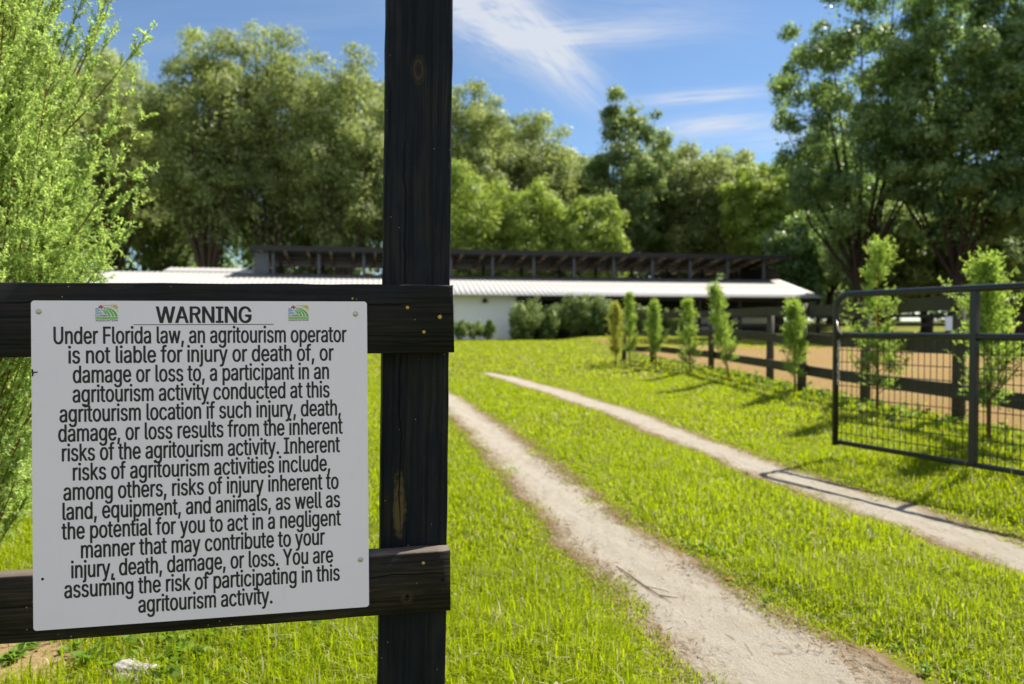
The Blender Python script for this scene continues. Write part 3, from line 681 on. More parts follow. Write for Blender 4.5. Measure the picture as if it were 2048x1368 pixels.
# long leading shoots that stick out of the crown: (from, to) in the tree's own space
for j, (p0, p1) in enumerate([((.10, .0, 1.70), (.70, .05, 2.36)), ((.30, -.05, 1.35), (.71, .0, 2.02)), ((.2, .1, 1.15), (.63, .05, 1.78)), ((.0, -.1, 2.0), (.42, -.05, 2.75)), ((.25, -.1, .75), (.52, -.05, 1.32)), ((-.05, 0, 2.2), (.25, .05, 2.95)), ((.1, -.2, .5), (.45, -.15, 1.0)), ((.2, .2, 1.6), (.58, .15, 2.2)), ((-.1, -.1, 2.4), (.06, -.1, 3.2)), ((.35, 0, 1.2), (.74, 0, 1.80)), ((.3, -.1, 1.0), (.62, -.08, 1.5)), ((.15, .1, 1.9), (.50, .1, 2.5))]):
    p0, p1 = np.array(p0), np.array(p1); n = 34; u = .05+.95*r.random(n)
    side = unit(np.cross(p1-p0, np.array([0, 1., .2])))
    P = p0+(p1-p0)*u[:, None]; P[:, 2] -= .10*np.sin(u*np.pi)*.6
    D = unit(unit(p1-p0)*.75+r.normal(size=(n, 3))*.5); tl = (.17*(1.05-u)+.035)*(.7+.5*r.random(n))
    v = r.random((n, 34)); LP = (P[:, None]+D[:, None]*(tl[:, None]*v)[..., None]).reshape(-1, 3)
    LD = unit((D[:, None]*.75+r.normal(size=(n, 34, 3))*.5)).reshape(-1, 3); ll = .0155*(.6+.8*r.random(len(LP)))
    v2 = diamonds(LP, LD, ll, ll*.36, r); Vs.append(v2); Qs.append(quads(len(LP))+off); off += len(v2); ts.append(np.clip(.55+.22*r.normal(size=len(LP)), 0, 1))
    uu = np.linspace(0, 1, 6); ln = p0+(p1-p0)*uu[:, None]; ln[:, 2] -= .10*np.sin(uu*np.pi)*.6; L2.append(ln); twa.append(P); twb.append(P+D*tl[:, None])
mesh_obj('foliage', np.concatenate(Vs), np.concatenate(Qs), M_CEDAR, cd, np.concatenate(ts))
mb = MB(); mb.tube([(0, 0, -.1), (.02, 0, 1.0), (-.02, .02, 2.1), (0, 0, 3.2)], [.055, .045, .028, .008], 10)
mb.build('trunk', M_BARK2, cd, True)
mb = MB()
for l in L2: mb.tube(l, np.linspace(.0048, .0010, len(l)), 5, False)
mb.build('branch', M_BARK2, cd)
a, c_ = np.concatenate(twa), np.concatenate(twb); tv = twig_strips(a, c_, .0022, r)
mesh_obj('twig', tv, quads(len(a)), M_TWIG, cd)

# ------------------------------------------------------------------ sign fence (black timber) and the sign
FM = (Matrix.Rotation(R(10.9075), 4, 'Z') @ Matrix.Rotation(R(-1.1263), 4, 'X') @ Matrix.Rotation(R(-.1976), 4, 'Y'))
FO = Vector((-.58675, 1.43737, .89591))
fence = thing('sign_fence', 'black timber fence of two boards on a tall square post, carrying the warning sign', 'fence', FO, FM.to_euler())
def timber(name, L, Wd, Th, mat, axis_, loc, parent, seed, rot=None, bev=.004, seg=90, rag=0.0):
    """a sawn length of timber: lofted rounded cross-section, slightly uneven along its length"""
    r_ = np.random.default_rng(seed); cs = []
    for sx_, sy_ in ((1, 1), (-1, 1), (-1, -1), (1, -1)):
        for a_ in (15, 45, 75):
            a2 = math.radians(a_+{(1, 1): 0, (-1, 1): 90, (-1, -1): 180, (1, -1): 270}[(sx_, sy_)])
            cs.append((sx_*(Wd/2-bev)+bev*math.cos(a2), sy_*(Th/2-bev)+bev*math.sin(a2)))
    cs = np.array(cs); k_ = len(cs); s_ = np.linspace(0, 1, seg)
    n1 = np.array([vnoise(s_*L, np.full(seg, 3.1*j), .06, seed+j)-.5 for j in range(k_)]).T*.0022
    n2 = (vnoise(s_*L, s_*0, .7, seed+50)-.5)*.004
    V = np.zeros((seg, k_, 3))
    for j in range(k_):
        dirv = cs[j]/np.linalg.norm(cs[j]); w_ = cs[j][0]+n2+n1[:, j]*np.sign(cs[j][0]); t_ = cs[j][1]+n1[:, j]*.6*np.sign(cs[j][1])
        al = s_*L
        if rag: al = al-np.where(s_ > .999, rag*r_.random(), 0)
        V[:, j] = np.stack([al, t_, w_], 1) if axis_ == 'x' else np.stack([w_, t_, al], 1)
    ii_ = np.arange(seg*k_).reshape(seg, k_)
    F_ = np.stack([ii_[:-1], np.roll(ii_, -1, 1)[:-1], np.roll(ii_, -1, 1)[1:], ii_[1:]], -1).reshape(-1, 4)
    if axis_ == 'x': F_ = F_[:, ::-1]
    o_ = mesh_obj(name, V.reshape(-1, 3), [F_, np.array([list(range(k_))]), np.array([list(range((seg-1)*k_, seg*k_))[::-1]])], mat, parent)
    o_.location = loc
    if rot: o_.rotation_euler = rot
    return o_
M_UP = wood_mat('black_board_upper', 'x', cracks=[(.030, 1.62, 2.42, .0016), (-.045, 2.33, 2.60, .0010), (.012, 2.42, 2.52, .0018)], knots=[(2.24, -.02, .02, .016)], base=(.0065, .007, .008), warm=(.034, .023, .015), speck=.95)
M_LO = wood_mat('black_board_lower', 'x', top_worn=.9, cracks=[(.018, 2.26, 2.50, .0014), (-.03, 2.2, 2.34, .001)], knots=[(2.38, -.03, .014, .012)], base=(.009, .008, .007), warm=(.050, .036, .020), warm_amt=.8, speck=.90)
M_POST = wood_mat('black_post', 'z', cracks=[(-.026, 1.28, 1.64, .0019), (-.060, 1.60, 1.76, .0020), (-.030, .80, 1.20, .0016)], knots=[(1.775, -.002, .030, .0135)], bare=[(.862, -.030, .075, .015)], warm=(.036, .029, .017), warm_amt=.5, speck=.955)
BT = .048                                                   # board thickness
up = timber('upper_rail', 2.48, .138, BT, M_UP, 'x', (-2.0, .003+BT/2, .2690), fence, 21, rag=.004)
lo = timber('lower_rail', 2.468, .126, BT, M_LO, 'x', (-2.0, .003+BT/2, -.2655), fence, 22, bev=.007)
PY_ = .003+BT+.070+.001
zg = -.98
post = timber('post', 2.3, .1395, .139, M_POST, 'z', (.380, PY_, zg), fence, 23, rot=(0, R(1.15), 0), bev=.005)
post2 = timber('post', 2.3, .1395, .139, M_POST, 'z', (-1.93, PY_, zg-.02), fence, 24, bev=.005)
def disc(mb, x, z, y, r_, n=12, dome=.0015):
    vs = [(x, y-dome, z)]+[(x+r_*.6*math.cos(6.283*i/n), y-dome*.8, z+r_*.6*math.sin(6.283*i/n)) for i in range(n)]+[(x+r_*math.cos(6.283*i/n), y, z+r_*math.sin(6.283*i/n)) for i in range(n)]
    mb.add(vs, [(0, 1+(i+1) % n, 1+i) for i in range(n)]+[(1+i, 1+(i+1) % n, 1+n+(i+1) % n, 1+n+i) for i in range(n)])
for x, z, r_ in [(.3848, .2932, .0036), (.4502, .274, .0042), (.4176, .2436, .0036), (.2762, .311, .0024), (.4132, -.2257, .0034), (.38, -.29, .0034), (.452, -.262, .003)]:
    mb = MB(); disc(mb, x, z, .0026, r_); mb.build('nail', M_NAIL if z > -.25 else M_HOLE, fence)

sign = thing('warning_sign', 'white square metal warning sign about agritourism liability, screwed to the black fence', 'sign', FO, FM.to_euler())
SW, SH, SR = .6087, .610, .006
pts = []
for cx_, cz_, a0 in ((SW/2-SR, SH/2-SR, 0), (-SW/2+SR, SH/2-SR, 90), (-SW/2+SR, -SH/2+SR, 180), (SW/2-SR, -SH/2+SR, 270)):
    for a_ in range(0, 91, 18): pts.append((cx_+SR*math.cos(R(a0+a_)), cz_+SR*math.sin(R(a0+a_))))
n = len(pts); mb = MB()
mb.add([(x, -.0006, z) for x, z in pts]+[(x, .0022, z) for x, z in pts], [tuple(range(n)), tuple(range(2*n-1, n-1, -1))]+[(i, n+i, n+(i+1) % n, (i+1) % n) for i in range(n)])
mb.build('panel', M_ALU, sign)
YF = -.0009                                                 # lettering lies just proud of the face
# outlines of a plain grotesque alphabet, drawn as triangles: advance, points, faces (thousandths)
GLYPH = {' ': (188, '', ''),
    ',': (188, '38 -119 68 71 84 -119 137 71', '0 3 1 0 2 3'),
    '.': (188, '50 41 51 29 51 53 55 18 55 64 63 9 63 73 73 1 73 81 83 -3 83 85 95 -4 95 87 107 -3 107 85 118 1 118 81 128 9 128 73 135 18 135 64 140 29 140 53 141 41', '10 14 12 8 14 10 8 16 14 8 18 16 6 18 8 4 18 6 4 20 18 2 20 4 2 22 20 0 22 2 0 23 22 1 23 0 1 21 23 3 21 1 3 19 21 5 19 3 5 17 19 7 17 5 7 15 17 9 15 7 9 13 15 11 13 9'),
    'A': (480, '16 0 85 0 110 142 110 199 191 302 197 322 201 509 204 345 213 371 222 402 232 478 233 437 244 438 245 478 255 402 264 372 272 346 276 509 280 323 287 302 370 142 370 199 395 0 463 0', '0 10 6 10 17 6 10 13 17 13 23 17 0 3 10 3 11 10 11 12 10 11 12 13 12 21 13 21 23 13 14 21 12 3 9 11 15 21 14 3 8 9 16 21 15 3 7 8 18 21 16 3 5 7 19 21 18 3 4 5 3 2 4 2 1 4 22 20 19 20 21 19 0 2 3 2 21 3 2 20 21 20 23 21 0 1 2 22 23 20'),
    'C': (510, '40 254 44 203 44 305 53 157 53 352 70 115 70 393 92 79 92 429 103 254 106 213 106 295 113 177 113 332 119 49 119 459 125 145 125 364 141 117 141 391 150 25 150 484 161 94 161 414 184 76 184 432 186 7 186 501 209 445 210 63 225 -3 225 512 237 56 237 453 267 -7 267 53 267 456 267 516 284 54 284 455 293 -6 293 514 300 56 300 453 315 60 315 449 317 -2 317 511 330 65 330 444 340 504 341 5 344 72 344 437 357 81 357 428 362 496 363 13 369 90 369 418 380 102 380 407 383 24 383 485 389 114 389 395 397 128 397 380 402 38 402 471 404 144 404 365 408 160 408 348 419 456 420 53 435 71 435 438 448 91 448 418 459 112 459 397 467 135 467 373 473 160 473 348', '31 41 37 31 47 41 27 47 31 27 50 47 27 56 50 21 56 27 21 63 56 21 69 63 15 69 21 15 74 69 8 33 15 33 36 15 36 74 15 39 74 36 39 77 74 43 77 39 8 28 33 45 77 43 49 77 45 8 25 28 53 77 49 53 79 77 55 79 53 8 23 25 6 23 8 59 79 55 61 79 59 61 81 79 6 19 23 65 81 61 65 83 81 67 83 65 4 19 6 4 17 19 71 83 67 71 85 83 73 85 71 4 13 17 2 13 4 2 11 13 0 11 2 0 9 11 1 9 0 1 10 9 1 12 10 3 12 1 3 16 12 70 84 72 70 82 84 5 16 3 5 18 16 66 82 70 66 80 82 64 80 66 5 22 18 7 22 5 60 80 64 60 78 80 58 78 60 7 24 22 58 76 78 54 76 58 52 76 54 14 24 7 14 29 24 48 76 52 48 75 76 44 75 48 14 32 29 42 75 44 38 75 42 14 35 32 35 75 38 35 68 75 14 68 35 20 68 14 20 62 68 26 62 20 26 57 62 26 51 57 30 51 26 30 46 51 30 40 46 34 40 30'),
    'D': (502, '60 0 60 509 93 452 93 509 96 0 96 57 125 0 125 509 215 57 219 0 221 452 225 509 254 60 258 449 268 3 273 505 288 68 291 441 312 14 315 495 318 81 320 428 343 99 344 410 351 31 353 478 363 122 364 388 379 149 379 361 384 54 385 455 390 181 390 329 397 216 397 294 399 255 411 83 412 426 433 119 433 391 449 159 449 351 458 205 458 306 462 255', '0 3 1 3 7 1 0 2 3 7 11 3 6 11 7 6 10 11 10 15 11 10 19 15 10 25 19 10 31 25 10 13 31 13 38 31 0 10 2 0 5 10 5 6 10 17 38 13 21 38 17 23 38 21 23 40 38 27 40 23 27 42 40 29 42 27 33 42 29 33 44 42 35 44 33 35 45 44 36 45 35 34 45 36 34 43 45 32 43 34 32 41 43 28 41 32 28 39 41 26 39 28 22 39 26 22 37 39 20 37 22 20 30 37 16 30 20 12 30 16 8 30 12 0 4 5 6 8 5 6 30 8 6 24 30 6 18 24 6 14 18 6 9 14 4 6 0 6 9 4'),
    'F': (410, '60 0 60 509 125 0 125 221 125 278 125 452 346 221 346 278 369 452 369 509', '0 5 1 5 9 1 5 8 9 0 4 5 0 3 4 3 7 4 3 6 7 0 2 3'),
    'G': (520, '40 254 43 203 43 305 53 157 53 352 69 116 69 393 91 79 91 429 103 254 106 213 106 295 113 177 113 332 117 459 118 49 125 145 125 364 141 117 141 392 149 25 149 484 160 414 161 95 183 432 184 76 184 501 185 7 209 445 210 63 223 512 225 -3 236 453 238 56 265 456 265 516 269 -7 269 53 283 199 283 256 283 455 291 514 296 55 300 453 308 -4 315 448 316 510 322 61 330 443 340 504 344 5 344 436 345 71 356 427 363 494 365 85 368 417 377 19 378 406 382 102 384 483 387 393 395 379 396 123 402 365 403 469 406 38 407 147 408 349 413 173 415 202 421 453 431 62 434 199 436 436 449 416 451 91 460 395 466 124 468 373 474 349 475 160 478 200 478 256', '30 41 35 30 46 41 26 46 30 26 49 46 26 54 49 21 54 26 21 60 54 14 60 21 14 65 60 14 71 65 8 32 14 32 34 14 34 71 14 40 71 34 43 71 40 43 74 71 8 28 32 45 74 43 48 74 45 8 24 28 51 74 48 51 75 74 53 75 51 8 22 24 6 22 8 56 75 53 58 75 56 58 77 75 6 19 22 61 77 58 61 79 77 4 19 6 62 79 61 4 17 19 64 79 62 64 80 79 68 80 64 4 13 17 2 13 4 2 11 13 0 11 2 0 9 11 38 83 39 38 70 83 70 82 83 1 9 0 1 10 9 1 12 10 3 12 1 38 69 70 73 82 70 73 81 82 69 73 38 69 81 73 3 16 12 67 81 69 67 78 81 5 16 3 63 78 67 5 18 16 63 76 78 59 76 63 5 23 18 7 23 5 55 76 59 7 25 23 55 72 76 52 72 55 15 25 7 15 29 25 47 72 52 15 33 29 47 66 72 42 66 47 15 37 33 37 66 42 15 66 37 20 66 15 20 57 66 27 57 20 27 50 57 31 50 27 31 44 50 36 44 31'),
    'I': (300, '31 0 31 57 31 452 31 509 118 57 118 452 183 57 183 452 269 0 269 57 269 452 269 509', '2 11 3 2 10 11 5 10 2 4 7 5 7 10 5 4 6 7 0 4 1 0 6 4 0 9 6 0 8 9'),
    'L': (393, '60 0 60 509 125 57 125 509 361 0 361 57', '0 3 1 0 2 3 0 5 2 0 4 5'),
    'M': (628, '60 0 60 509 112 457 118 441 119 444 119 457 120 401 120 416 120 430 121 342 121 357 121 372 121 386 122 0 122 291 122 302 122 315 122 328 124 424 129 408 134 392 140 376 145 361 150 347 152 509 155 333 159 321 163 310 167 300 170 291 277 187 280 179 284 170 286 0 287 159 291 147 295 135 299 123 303 110 307 49 307 97 311 59 311 84 314 71 315 71 318 83 319 60 322 49 322 95 326 108 330 121 334 134 338 146 342 0 342 158 346 169 349 179 352 187 456 291 459 300 463 310 467 322 472 335 476 509 477 348 482 363 487 378 492 393 498 409 503 425 504 0 504 291 504 302 504 314 504 327 505 340 505 354 505 369 505 383 506 398 506 413 506 428 507 443 507 457 508 441 513 457 568 0 568 509', '0 2 1 2 24 1 2 5 24 5 30 24 57 83 63 83 87 63 83 85 87 85 86 87 0 3 2 4 30 5 57 82 83 84 86 85 8 30 4 57 69 82 69 81 82 69 81 84 81 86 84 0 8 3 8 18 3 0 7 8 18 30 8 80 86 81 57 68 69 19 30 18 0 6 7 79 86 80 57 67 68 20 30 19 0 12 6 78 86 79 57 66 67 21 30 20 0 11 12 77 86 78 57 65 66 22 30 21 0 10 11 76 86 77 57 64 65 23 30 22 0 9 10 75 86 76 57 62 64 25 30 23 0 17 9 74 86 75 57 61 62 26 30 25 0 16 17 73 86 74 57 60 61 27 30 26 0 15 16 72 86 73 57 59 60 28 30 27 0 14 15 71 86 72 57 58 59 29 30 28 0 13 14 33 30 29 57 53 58 70 86 71 33 31 30 56 53 57 33 32 31 55 53 56 33 34 32 54 53 55 33 35 34 52 53 54 33 36 35 51 53 52 33 37 36 50 53 51 33 38 37 49 53 50 33 40 38 48 53 49 33 42 40 45 53 48 33 43 42 43 44 42 43 44 45 44 53 45 46 53 44 33 41 43 47 53 46 33 39 41 33 47 39 33 53 47'),
    'N': (523, '60 0 60 509 108 452 119 454 120 429 121 406 122 384 123 363 123 425 124 328 124 345 125 0 125 291 125 301 125 313 136 402 136 509 148 381 159 363 168 346 177 331 186 317 194 303 202 290 343 183 349 174 355 163 363 151 371 137 379 122 387 0 388 107 396 90 399 142 399 157 399 171 399 184 399 195 399 509 400 126 401 108 402 90 403 72 405 54 405 73 414 55 463 0 463 509', '0 2 1 2 16 1 2 3 16 3 24 16 37 47 38 37 46 47 4 24 3 0 4 2 4 8 2 0 5 4 8 24 4 15 24 8 0 6 5 17 24 15 0 7 6 18 24 17 0 10 7 19 24 18 20 24 19 0 9 10 21 24 20 0 14 9 22 24 21 0 13 14 23 24 22 0 12 13 0 11 12 30 24 23 36 46 37 35 46 36 30 25 24 30 26 25 34 46 35 30 27 26 33 46 34 30 28 27 39 46 33 30 29 28 40 46 39 30 31 29 41 46 40 30 32 31 42 44 41 44 46 41 30 42 32 42 44 32 45 46 44 30 43 42 43 46 45 30 46 43'),
    'O': (533, '40 254 44 203 44 305 53 157 53 352 70 115 70 393 92 79 92 429 103 254 106 213 106 295 113 176 113 332 119 49 119 459 125 144 125 364 142 117 142 392 150 25 150 484 161 94 161 415 184 76 184 433 186 7 186 501 210 63 210 445 225 -3 225 512 237 55 237 453 267 -7 267 53 267 456 267 516 296 55 296 453 309 -3 309 512 324 63 324 446 348 7 348 501 349 76 349 433 372 94 372 415 384 25 384 484 392 116 392 392 408 144 408 365 415 49 415 459 420 176 420 332 428 213 428 295 430 254 442 79 442 429 464 115 464 393 480 157 480 352 490 203 490 305 493 254', '31 41 37 27 41 31 27 45 41 21 45 27 21 51 45 15 51 21 15 57 51 8 33 15 33 36 15 36 57 15 36 39 57 39 64 57 43 64 39 8 29 33 47 64 43 8 25 29 49 64 47 8 23 25 49 66 64 6 23 8 53 66 49 6 19 23 4 19 6 53 68 66 55 68 53 4 17 19 59 68 55 4 13 17 2 13 4 59 70 68 61 70 59 2 11 13 0 11 2 61 71 70 62 71 61 0 9 11 1 9 0 1 10 9 60 71 62 60 69 71 1 12 10 58 69 60 3 12 1 58 67 69 3 16 12 54 67 58 5 16 3 54 65 67 5 18 16 52 65 54 5 22 18 48 65 52 7 22 5 48 63 65 7 24 22 46 63 48 46 56 63 14 24 7 14 28 24 42 56 46 14 32 28 38 56 42 14 35 32 35 56 38 14 56 35 14 50 56 20 50 14 26 50 20 26 44 50 30 44 26 30 40 44 30 34 40'),
    'R': (449, '60 0 60 509 96 198 96 255 125 0 125 452 230 229 233 452 234 255 236 198 236 509 258 256 258 451 273 200 273 506 279 446 280 260 298 267 298 440 303 229 305 206 305 500 313 276 313 430 325 287 325 419 333 217 333 489 334 300 334 405 340 316 340 389 344 333 344 371 345 352 353 0 356 232 356 473 376 250 376 455 390 271 390 433 401 296 401 408 407 323 407 381 409 352 428 0', '0 3 1 3 5 1 5 10 1 5 14 10 5 21 14 5 27 21 5 37 27 5 39 37 5 7 39 7 12 39 12 41 39 3 4 5 15 41 12 18 41 15 23 41 18 23 43 41 25 43 23 29 43 25 29 45 43 31 45 29 33 45 31 33 46 45 34 46 33 32 46 34 32 44 46 30 44 32 30 42 44 28 42 30 24 42 28 24 40 42 22 40 24 17 40 22 17 38 40 16 38 17 11 38 16 8 38 11 0 2 3 4 8 3 4 6 8 6 38 8 6 36 38 6 19 36 19 26 36 4 9 6 9 35 6 47 26 19 20 47 26 13 47 20 9 47 13 0 9 2 0 4 9 35 47 9'),
    'S': (447, '38 137 42 109 51 83 52 372 54 400 56 341 62 425 64 60 67 313 75 448 81 40 86 289 92 468 102 23 104 137 108 118 112 269 113 484 114 102 115 376 117 359 117 391 121 405 122 345 123 88 128 9 129 418 131 334 136 76 138 498 139 430 142 324 145 253 150 66 152 440 155 315 156 -1 165 508 166 59 167 448 169 308 184 239 184 302 185 53 185 454 188 -7 195 514 198 297 204 50 204 457 212 293 224 -9 224 49 225 459 227 516 245 222 246 50 254 456 259 514 261 -7 263 217 264 279 267 54 279 275 280 211 280 449 286 60 289 508 294 0 295 270 296 205 302 437 303 69 310 197 312 264 316 498 317 79 320 421 322 189 323 11 328 256 329 92 332 179 332 402 337 378 338 106 340 168 340 484 344 122 344 154 344 248 346 139 349 25 359 238 360 468 370 43 372 226 377 449 384 213 386 64 390 427 395 198 398 403 399 87 401 378 402 180 406 112 407 161 408 139', '46 58 54 37 58 46 37 67 58 29 67 37 29 75 67 17 75 29 17 87 75 12 87 17 12 94 87 12 97 94 9 49 12 49 53 12 53 97 12 57 97 53 9 44 49 65 97 57 9 39 44 71 97 65 71 100 97 6 39 9 6 34 39 6 30 34 77 100 71 6 26 30 77 102 100 4 26 6 83 102 77 4 22 26 4 21 22 83 104 102 84 104 83 3 21 4 3 19 21 3 20 19 5 20 3 5 23 20 5 27 23 8 27 5 8 31 27 8 35 31 8 40 35 11 40 8 11 42 40 11 47 42 11 50 47 11 61 50 16 61 11 16 63 61 16 69 63 16 74 69 32 74 16 32 80 74 32 90 80 41 90 32 41 93 90 55 93 41 55 96 93 55 98 96 60 98 55 64 98 60 64 101 98 70 101 64 73 101 70 73 105 101 78 105 73 82 105 78 82 107 105 86 107 82 89 107 86 89 108 107 91 108 89 88 108 91 88 106 108 1 14 0 1 15 14 85 106 88 1 18 15 85 103 106 2 18 1 81 103 85 2 24 18 76 103 81 2 28 24 76 99 103 7 28 2 72 99 76 7 33 28 66 99 72 7 38 33 66 95 99 62 95 66 10 38 7 10 43 38 56 95 62 10 48 43 52 95 56 10 52 48 10 95 52 10 92 95 13 92 10 13 79 92 25 79 13 25 68 79 36 68 25 36 59 68 45 59 36 45 51 59'),
    'T': (449, '32 452 32 509 193 0 193 452 257 0 257 452 417 452 417 509', '0 7 1 0 6 7 3 6 0 2 5 3 5 6 3 2 4 5'),
    'U': (517, '60 173 60 509 63 140 71 108 85 80 103 55 124 178 124 509 126 33 126 155 132 133 141 113 153 95 154 15 169 80 186 2 187 68 208 59 220 -6 232 53 259 -8 259 52 285 53 297 -6 309 59 331 68 332 2 349 80 363 15 364 95 377 113 385 133 391 33 391 155 393 178 393 509 414 55 433 80 446 108 454 140 457 173 457 509', '0 7 1 0 6 7 34 41 35 34 40 41 0 9 6 33 40 34 2 9 0 33 39 40 2 10 9 31 39 33 3 10 2 31 38 39 30 38 31 3 11 10 3 12 11 29 38 30 4 12 3 29 37 38 4 14 12 27 37 29 4 16 14 25 37 27 5 16 4 25 36 37 5 17 16 24 36 25 5 19 17 22 36 24 22 32 36 8 19 5 8 21 19 21 32 22 8 32 21 13 32 8 13 28 32 15 28 13 15 26 28 18 26 15 18 23 26 20 23 18'),
    'W': (686, '16 509 82 509 155 0 163 196 167 179 172 162 175 145 179 128 183 111 187 94 189 40 190 76 193 58 194 58 196 76 197 40 200 94 203 111 207 128 211 145 215 162 220 179 224 196 230 0 306 509 318 323 324 347 330 371 335 395 336 475 340 420 341 445 345 446 346 417 350 475 351 391 357 368 362 345 368 323 380 509 455 0 462 196 466 179 470 162 474 145 478 128 482 111 486 94 488 40 490 76 492 58 494 58 495 76 497 40 499 94 503 111 506 128 510 145 515 162 519 179 523 196 530 0 603 509 670 509', '2 1 0 2 3 1 22 29 24 29 39 24 29 34 39 34 41 39 60 63 62 60 61 63 22 31 29 32 41 34 30 33 32 33 41 32 22 30 31 30 33 31 22 28 30 35 41 33 22 27 28 36 41 35 22 26 27 37 41 36 22 25 26 38 41 37 22 23 25 40 41 38 2 4 3 21 23 22 40 42 41 59 61 60 2 5 4 20 23 21 40 43 42 58 61 59 2 6 5 19 23 20 40 44 43 57 61 58 2 7 6 18 23 19 40 45 44 56 61 57 2 8 7 17 23 18 40 46 45 55 61 56 2 9 8 16 23 17 40 47 46 54 61 55 2 11 9 14 23 16 40 49 47 52 61 54 2 12 11 12 13 11 40 50 49 50 51 49 12 13 14 13 23 14 50 51 52 51 61 52 15 23 13 53 61 51 2 10 12 40 48 50 2 15 10 2 23 15 40 53 48 40 61 53'),
    'Y': (472, '16 509 91 509 192 344 203 0 203 208 203 327 213 309 222 292 224 230 231 274 233 254 240 254 242 275 250 230 251 293 260 310 268 0 268 208 270 327 280 344 381 509 455 509', '4 1 0 4 2 1 19 21 20 19 17 21 4 5 2 18 17 19 15 17 18 4 6 5 14 17 15 4 7 6 12 17 14 4 9 7 10 11 12 11 17 12 4 10 9 10 11 9 4 8 10 13 17 11 4 13 8 4 17 13 3 17 4 3 16 17'),
    'a': (389, '30 108 32 84 32 128 36 146 38 63 41 291 43 161 48 45 51 313 53 174 60 29 64 184 64 331 76 15 78 193 79 346 92 105 92 200 93 93 93 118 94 5 95 358 96 82 97 130 100 274 102 72 103 139 104 283 108 206 109 64 110 292 112 147 114 368 115 -3 118 301 119 57 122 153 125 211 127 309 130 52 133 375 134 159 137 -7 137 316 142 48 143 214 147 163 149 322 153 380 156 46 160 -9 161 166 161 217 163 327 170 45 173 383 175 168 178 220 178 330 181 -7 182 169 191 170 192 47 194 384 196 331 199 -4 200 171 200 223 208 384 210 173 211 51 212 330 215 1 218 225 221 174 223 382 227 327 228 59 229 8 231 176 234 227 239 379 240 322 241 178 242 16 242 68 247 229 251 180 251 315 252 25 254 80 255 375 257 231 259 182 260 34 260 307 263 93 265 235 267 43 267 184 267 297 270 108 271 240 271 369 272 52 272 187 272 285 274 122 274 246 275 272 276 138 276 190 276 255 276 257 277 0 277 52 286 360 300 350 312 336 322 320 330 301 335 278 337 0 337 251', '55 68 63 55 75 68 48 75 55 48 81 75 40 81 48 40 91 81 32 91 40 32 103 91 32 116 103 21 116 32 21 117 116 15 117 21 15 118 117 12 118 15 12 64 118 64 71 118 71 119 118 8 58 12 58 64 12 8 53 58 76 119 71 8 47 53 82 119 76 8 43 47 88 119 82 88 120 119 8 38 43 95 120 88 5 38 8 5 34 38 100 120 95 100 121 120 5 30 34 106 121 100 5 27 30 24 27 5 109 121 106 109 123 121 113 123 109 112 123 113 108 123 112 108 122 123 102 122 108 97 122 102 92 111 97 111 122 97 86 111 92 80 111 86 73 111 80 67 111 73 57 111 67 52 111 57 45 111 52 37 111 45 28 111 37 17 111 28 14 111 17 11 111 14 11 105 111 110 122 111 11 99 105 11 93 99 9 93 11 9 87 93 9 83 87 9 79 83 9 74 79 9 69 74 6 69 9 6 66 69 6 61 66 6 60 61 6 56 60 6 51 56 6 46 51 6 41 46 3 41 6 3 36 41 3 31 36 3 26 31 2 26 3 2 23 26 107 122 110 2 19 23 0 19 2 101 122 107 0 16 19 1 16 0 96 122 101 1 18 16 90 122 96 1 22 18 4 22 1 4 25 22 85 115 90 115 122 90 4 29 25 77 115 85 4 35 29 7 35 4 70 104 77 104 115 77 7 39 35 7 44 39 70 98 104 114 122 115 62 98 70 7 49 44 54 98 62 7 54 49 7 98 54 10 98 7 10 94 98 10 89 94 13 89 10 13 84 89 13 78 84 20 78 13 20 72 78 33 72 20 33 65 72 42 65 33 42 59 65 50 59 42'),
    'b': (424, '53 0 53 509 112 0 112 59 113 189 114 162 114 216 114 319 114 509 118 59 118 138 118 241 118 319 123 50 123 327 125 115 125 263 130 41 130 336 134 282 135 95 137 346 138 31 147 21 147 78 147 299 147 355 158 364 159 12 161 312 162 65 171 373 172 4 178 322 179 55 188 379 189 -3 198 49 198 328 207 383 208 -7 220 47 220 330 229 -8 229 384 242 49 243 328 259 382 260 -6 262 55 262 322 279 66 280 311 287 374 288 3 294 80 295 298 306 97 307 281 313 16 313 361 316 117 316 261 323 139 323 239 327 163 327 215 328 189 335 342 336 34 354 320 355 57 370 84 370 293 381 116 381 261 388 151 388 227 390 189', '0 8 1 0 7 8 39 47 44 35 47 39 35 53 47 31 53 35 31 60 53 27 60 31 26 60 27 26 68 60 21 68 26 18 68 21 18 42 68 42 70 68 14 42 18 14 38 42 46 70 42 14 33 38 50 70 46 12 33 14 12 29 33 52 70 50 52 73 70 0 12 7 0 11 12 11 16 12 16 19 12 19 25 12 25 29 12 56 73 52 58 73 56 58 75 73 62 75 58 62 77 75 64 77 62 0 6 11 66 77 64 66 78 77 0 4 6 67 78 66 0 5 4 65 78 67 65 76 78 63 76 65 0 10 5 63 74 76 61 74 63 0 15 10 57 74 61 57 72 74 0 20 15 55 72 57 0 3 20 3 24 20 55 71 72 51 71 55 3 30 24 49 71 51 3 9 30 9 34 30 0 2 3 13 34 9 49 69 71 45 69 49 13 37 34 17 37 13 41 69 45 17 41 37 17 69 41 22 69 17 22 59 69 23 59 22 28 59 23 28 54 59 32 54 28 36 54 32 36 48 54 40 48 36 40 43 48'),
